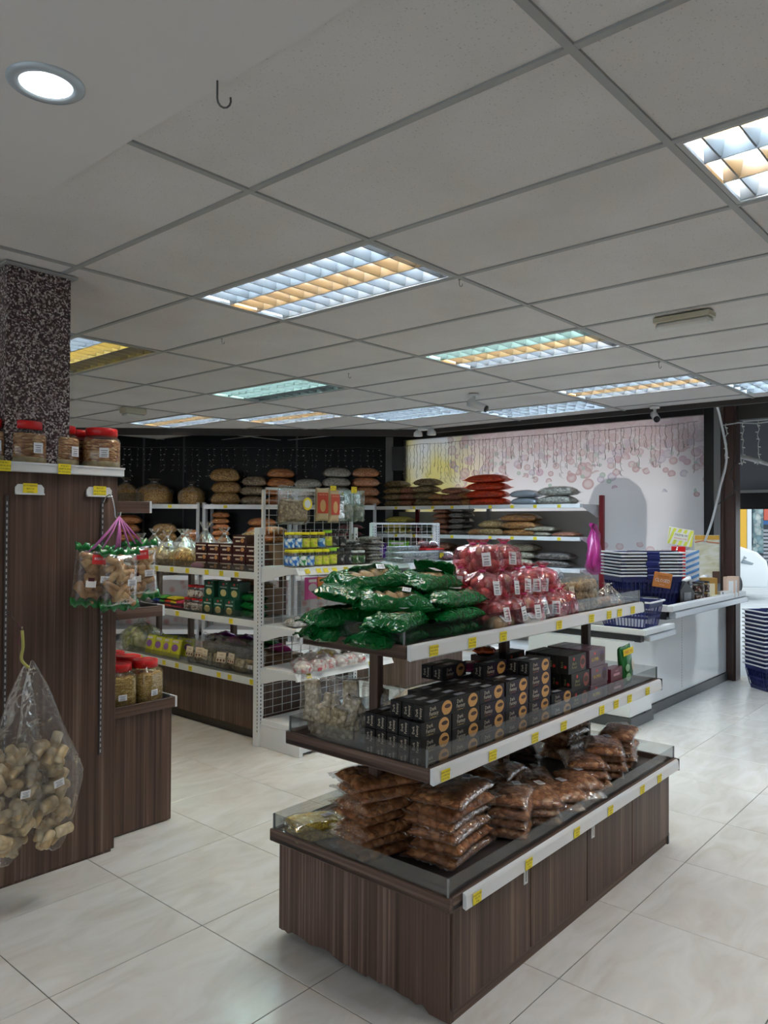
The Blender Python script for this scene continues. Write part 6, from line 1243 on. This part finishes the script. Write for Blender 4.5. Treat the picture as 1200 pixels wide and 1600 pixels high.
mb = MB(); mb.box(6.25, 8.18, 2.385, 2.435, .835, .892, 0, .008); mb.box(6.25, 6.27, 2.43, 3.15, .835, .892, 0, .004); wob(mb, 'white_edge', WHITE, t)
mb = MB(); mb.box(6.28, 8.19, 2.372, 2.43, .782, .832, 0, .006); mb.box(8.185, 8.195, 2.37, 2.435, .78, .835); wob(mb, 'aluminium_strip', P('satin_aluminium', (.60, .62, .65), .35, .6), t)
mb = MB(); mb.box(6.26, 8.03, 2.44, 2.53, .77, .83); wob(mb, 'upper_black_strip', BLACK, t)  # black strip below the upper worktop
mb = MB(); mb.box(5.72, 6.30, 2.43, 3.40, .700, .716); wob(mb, 'lower_worktop', MATS['dark_worktop'], t)
mb = MB(); mb.box(5.71, 6.30, 2.385, 2.43, .700, .748, 0, .006); mb.box(5.71, 5.73, 2.42, 3.40, .700, .748, 0, .004); wob(mb, 'white_edge', WHITE, t)
mb = MB(); mb.box(5.76, 6.29, 2.372, 2.425, .652, .697, 0, .006); wob(mb, 'aluminium_strip', MATS['satin_aluminium'], t)
mb = MB(); mb.box(5.70, 6.29, 2.42, 3.40, .650, .700); wob(mb, 'lower_black_strip', BLACK, t)  # black strip below the lower worktop
mb = MB(); z = .12
while z < .76: mb.box(6.838, 6.842, 2.5285, 2.5295, z, z+.012); z += .024
o = wob(mb, 'panel_joint_dashes', SKIRT, t); o['kind'] = 'stuff'
# shopping baskets
def r_basket(L=.44, W=.30, Hh=.235):
    # tapered lattice basket, open at the top
    a = MB(); l0, w0 = L*.40, W*.38; l1, w1 = L*.5, W*.5
    def lerp(z): u = z/Hh; return l0+(l1-l0)*u, w0+(w1-w0)*u
    a.box(-l0, l0, -w0, w0, 0, .006)
    for z0, z1 in ((0, .035), (Hh*.42, Hh*.50), (Hh*.78, Hh)):
        (la, wa), (lb, wb) = lerp(z0), lerp(z1); k = .003
        for sx, sy in ((1, 0), (-1, 0), (0, 1), (0, -1)):
            if sx: vs = [(sx*la, -wa, z0), (sx*la, wa, z0), (sx*lb, wb, z1), (sx*lb, -wb, z1)]; n = (-sx*k, 0, 0)
            else: vs = [(-la, sy*wa, z0), (la, sy*wa, z0), (lb, sy*wb, z1), (-lb, sy*wb, z1)]; n = (0, -sy*k, 0)
            v2 = [tuple(p[i]+n[i] for i in range(3)) for p in vs]; a.add(vs+v2, [(0, 1, 2, 3), (7, 6, 5, 4), (0, 4, 5, 1), (1, 5, 6, 2), (2, 6, 7, 3), (3, 7, 4, 0)])
    (la, wa), (lb, wb) = lerp(.03), lerp(Hh*.8)
    for i in range(15):
        u = -1+2*i/14
        for s in (-1, 1): a.tube([(u*la, s*wa, .03), (u*lb, s*wb, Hh*.8)], .0042, 4, 0, False, False)
    for i in range(9):
        u = -1+2*i/8
        for s in (-1, 1): a.tube([(s*la, u*wa, .03), (s*lb, u*wb, Hh*.8)], .0042, 4, 0, False, False)
    r = MB()
    for s in (-1, 1):
        for x0, x1 in ((-L*.53, -L*.10), (L*.10, L*.53)): r.box(x0, x1, s*W*.5-(.0 if s > 0 else .014), s*W*.5+(.014 if s > 0 else .0), Hh-.010, Hh+.002, 0, .002)
        r.box(-L*.12, L*.12, s*W*.5-(.0 if s > 0 else .006), s*W*.5+(.006 if s > 0 else .0), Hh-.009, Hh, 0, .001)
        r.box(s*L*.5-(0 if s > 0 else .016), s*L*.5+(.016 if s > 0 else 0), -W*.5, W*.5, Hh-.010, Hh+.002, 0, .002)
    cl = []
    for s in (-1, 1): m = MB(); m.box(-L*.10, L*.10, s*W*.5-(.002 if s > 0 else .018), s*W*.5+(.018 if s > 0 else .002), Hh-.028, Hh+.003, 0, .002); cl.append(('handle_clip', m.mesh('handle_clip', NAVY)))
    h = MB(); h.tube([(-L*.42, -W*.5, Hh+.002), (-L*.40, -W*.52, Hh+.010), (L*.40, -W*.52, Hh+.010), (L*.42, -W*.5, Hh+.002)], .004, 5); 
    return [('basket_body', a.mesh('basket_body', NAVY)), ('rim', r.mesh('rim', P('pale_grey_rim', (.66, .67, .70), .35))), cl[0], cl[1], ('handle', h.mesh('handle', BLACK))]
bk = r_basket()
for k in range(8): make(bk, 'shopping_basket', '%s navy basket of the nested stack on the counter' % lvl(k, 8), 'basket', (6.56+.004*(k % 2), 2.77, .846+.028*k), (0, 0, -YAW+rn.uniform(-.04, .04)), (1.28, 1.2, 1.15), 'navy baskets stacked on the counter')
make(bk, 'shopping_basket', 'single navy basket with white side print on the lower counter', 'basket', (5.93, 2.60, .717), (0, 0, math.pi/2+.04), (.95, 1.0, 1.0))
b1 = [o for o in COL.objects if o.name.startswith('shopping_basket')][-1]
mb = MB(); mb.box(-.003, 0, -.045, .045, .06, .19, 0); mb.box(-.0045, -.003, -.025, .025, .09, .16, 1); mb.obj('side_print', [P('pale_blue_print', (.30, .38, .62), .4), NAVY], b1, (0, -.158, 0), (0, 0, math.pi/2))
for k in range(14): make(bk, 'shopping_basket', '%s navy basket of the tall floor stack in the doorway' % (lvl(k, 14) if k in (0, 13) or k < 12 else 'thirteenth'), 'basket', (7.93+.004*(k % 2), 2.05, .001+.039*k), (0, 0, -YAW+.05+rn.uniform(-.02, .02)), (1.02, 1.0, 1.0), 'navy baskets stacked on the floor')
make([('pouch', pillow(.2, .14, .03, 3, 12, 8, 0, ruf=.01).mesh('pouch', P('teal_folded_bag', (.02, .20, .14), .5)))], 'folded_bag', 'folded teal cloth bag in the top basket of the floor stack', 'bag', (7.93, 2.05, .001+.039*13+.205), (0, 0, .3))
# CLOSED sign
t = thing('closed_sign', 'orange hanging CLOSED sign against the stacked baskets', 'sign', (5.775, 2.63, .93), (.06, .16, -YAW+.02)); mb = MB(); mb.box(-.082, .082, -.004, .0, -.062, .062, 0, .002); mb.obj('board', P('orange_board', (.55, .19, .04), .5), t)
mb = MB(); m = face_m((0, -.0055, 0), '-y'); put_text(mb, 'CLOSED', .040, face_m((0, -.0052, -.004), '-y'), 0, .95); put_text(mb, "Sorry, we're", .020, face_m((0, -.0052, .034), '-y'), 1); put_text(mb, 'come again', .010, face_m((0, -.0052, -.038), '-y'), 0); mb.obj('lettering', [PAPER, P('dark_brown_ink', (.08, .03, .01), .5)], t)
mb = MB(); mb.tube([(-.06, 0, .06), (-.05, .01, .12), (-.02, .02, .16)], .0015, 4); mb.obj('cord', BLACK, t)
t.location = fr(.0, 0)[:2]+(0,) if False else (6.375, 2.52, 1.085)
# things on the counter
ct = .846
t = thing('tilted_card', 'yellow and white striped card tilted atop a display stand', 'sign', (7.02, 2.62, 1.36), (0, .16, -YAW)); mb = MB(); mb.box(-.12, .12, -.004, 0, 0, .155, 0, .002)
mb.obj('board', P('white_card', (.75, .74, .68), .5), t); mb = MB()
for k in range(-2, 4):
    x = -.10+.055*(k+1); poly = [(max(-.118, min(.118, a)), b) for a, b in ((x-.03, .004), (x, .004), (x+.05, .15), (x+.02, .15))]; mb.prism(poly, -.0055, -.0042, 'y')
mb.obj('stripes', P('lime_stripe', (.62, .62, .08), .5), t); mb = MB(); mb.tube([(0, .006, .07), (-.08, .006, -.51)], .006, 6); mb.lathe([(.05, -.514), (.05, -.506)], 14, cx=-.08); mb.obj('stand_rod', STEEL, t); mb = MB(); mb.box(-.07, .07, -.0075, -.006, .045, .115, 0); put_text(mb, 'PREMIUM', .030, face_m((0, -.0085, .092), '-y'), 1); put_text(mb, 'BANANA CHIPS', .020, face_m((0, -.0085, .062), '-y'), 2, .9); mb.obj('print', [MATS['white_card'], INK, REDP], t)
t = thing('display_stand', 'red and blue striped snack stand behind the basket stack', 'display stand', (7.27, 2.65, ct), (0, 0, -YAW)); mb = MB(); mb.box(-.12, -.03, -.05, .05, 0, .50, 0, .003); mb.obj('red_side', RED, t); mb = MB(); mb.box(-.03, .11, -.04, .05, 0, .46, 0, .003)
mb.obj('body', WHITE, t)
mb = MB()
for k in range(6): mb.prism([(-.028, .12+.055*k), (.108, .17+.055*k), (.108, .195+.055*k), (-.028, .145+.055*k)], -.0435, -.0405, 'y')
mb.obj('stripes', P('blue_stripe', (.12, .26, .50), .5), t)
t = thing('counter_screen', 'upright cream and orange printed screen at the counter end', 'screen', (7.86, 2.66, ct), (0, 0, -YAW+.1)); m_, nt, b = new_mat('cream_orange_print'); v = coords(nt, (1.5, 1, 7)); n = N(nt, 'ShaderNodeTexNoise', Scale=3.0, Detail=3.0, Distortion=.8); nt.links.new(v, n.inputs['Vector']); r = ramp(nt, [(.35, (.72, .66, .42)), (.5, (.84, .80, .62)), (.6, (.90, .86, .74))], n.outputs[0])
nt.links.new(r.outputs[0], b.inputs['Base Color']); b.inputs['Roughness'].default_value = .4
mb = MB(); mb.box(-.14, .14, -.004, .004, .12, .60, 0, .002); mb.box(-.13, -.115, -.03, .03, 0, .12); mb.obj('panel', m_, t); mb = MB(); mb.box(-.138, .138, -.0055, -.004, .555, .597); mb.obj('orange_band', P('orange_band_print', (.85, .45, .06), .5), t); mb = MB(); mb.tube([(-.138, -.005, .53), (-.05, -.005, .545), (.05, -.005, .528), (.138, -.005, .52)], .007, 4); mb.obj('red_wave', P('coral_wave_print', (.78, .26, .12), .5), t)
mb = MB(); mb.box(.06, .145, -.008, -.004, .12, .24); mb.obj('brown_block', P('dark_brown_print', (.10, .05, .03), .5), t)
t = thing('payment_terminal', 'black payment terminal on the dark counter top', 'terminal', (6.95, 2.60, ct), (0, 0, -YAW+.5)); mb = MB(); mb.prism([(-.11, 0), (.11, 0), (.11, .10), (-.02, .20), (-.11, .12)], -.09, .09, 'y'); mb.obj('body', BLACK, t); mb = MB(); mb.box(-.06, .05, -.095, -.09, .03, .10, 0); mb.obj('keypad', P('grey_keypad', (.2, .2, .21), .4), t); mb = MB(); mb.tube([(.02, -.03, .19), (.10, -.04, .22), (.13, -.03, .17)], .022, 8); mb.obj('paper_arm', WHITE, t)
rj2 = r_jar(.045, .085, C_DARK, BLACK, 5, sq=2.2, lidr=1, n=16, wrap=wrapmat('dark_tub_wrap', (.02, .015, .012), (.10, .03, .02), (.35, .30, .25), 45))
for i, (x, y, k) in enumerate(((7.16, 2.50, 0), (7.30, 2.50, 0), (7.16, 2.50, 1), (7.30, 2.50, 1))): make(rj2, 'small_tub', 'small dark lidded tub, %s, %s the terminal' % (('lower', 'upper')[k], 'beside' if i % 2 == 0 else 'farther from'), 'jar', (x, y, ct+.0855*k), (0, 0, i), 1.15, 'dark tubs on the counter')
ab = r_box(.16, .10, .20, [P('amber_carton', (.38, .20, .04), .5), P('cream_patch', (.75, .65, .45), .5)], [('quad', (.10, 0, .09), .07, .12, '-y', 0, .0008)]); make(ab, 'amber_carton', 'amber carton with cream label in the middle of the counter end', 'box', (7.42, 2.56, ct), (0, 0, -YAW))
cb = r_box(.09, .06, .16, [P('peach_carton', (.72, .50, .38), .5), PAPER], [('quad', (.045, 0, .08), .05, .10, '-y', 0, .0008)])
for i in range(2): make(cb, 'peach_carton', '%s slim peach carton at the counter tip' % ('nearer', 'farther')[i], 'box', (7.76+.11*i, 2.44, ct), (0, 0, -YAW), (1, 1, 1.25), 'peach cartons')
wbx = r_box(.10, .05, .07, [P('white_carton', (.75, .74, .72), .4), BLACK], [('quad', (.03, 0, .035), .012, .06, '-y', 0, .0008)])
for i in range(2): make(wbx, 'white_carton', '%s small white carton with black stripe before the peach ones' % ('nearer', 'farther')[i], 'box', (7.58+.10*i, 2.41+.03, ct), (0, 0, -.5), 1, 'small white cartons')
make(r_box(.20, .07, .045, [P('pale_yellow_carton', (.72, .64, .36), .5), P('green_carton_print', (.05, .25, .12), .4)], [('quad', (.04, 0, .022), .07, .03, '-y', 0, .0008)]), 'flat_carton', 'flat pale yellow and green carton at the front of the counter', 'box', (7.33, 2.44, ct), (0, 0, -.25))
mb = MB()
t = thing('wrapped_lollies', 'dark tub of wrapped lollies with peach and white tops', 'sweets', (7.66, 2.60, ct)); mb.lathe([(.05, 0), (.06, .12), (.058, .13)], 14); mb.obj('tub', P('brown_tub', (.12, .05, .02), .4), t)
for i in range(4): mb = MB(); mb.lathe([(.001, .0), (.03, .015), (.038, .04), (.03, .065), (.001, .08)], 12, capb=False, capt=False); mb.obj('lolly', P(('peach_ball', 'white_ball', 'brown_ball', 'silver_ball')[i], ((.70, .42, .22), (.72, .70, .68), (.2, .08, .04), (.5, .5, .52))[i], .3), t, (-.05+.035*i, .02*(i % 2), .12+.02*(i % 2)))
make(r_tied(.07, .13, P('pale_pink_bag', (.60, .40, .44), .4), 3, fmat=MILKY, fill=.7, label=False), 'pale_pink_bag', 'pale pink bag squeezed behind the basket stack and terminal', 'bag', (6.80, 2.72, ct))
t = thing('round_grey_fan', 'round grey desk fan behind the clear cookie bags', 'fan', (5.80, 3.22, .717), (0, 0, -YAW+.9)); mb = MB(); mb.tube([(0, -.06, .30), (0, -.045, .30), (0, .06, .30), (0, .08, .30)], [.13, .155, .155, .12], 28); mb.obj('drum', P('grey_fan_plastic', (.42, .46, .50), .35), t)
mb = MB()
for k in range(4): 
    r0 = .04+.03*k; mb.tube([(r0*math.cos(a), -.066, .30+r0*math.sin(a)) for a in np.linspace(0, 2*math.pi, 21)], .003, 4)
mb.obj('grille', P('dark_fan_grille', (.08, .08, .09), .4), t); mb = MB(); mb.lathe([(.10, 0), (.10, .02), (.03, .04), (.03, .17)], 18); mb.obj('stand', MATS['grey_fan_plastic'], t)
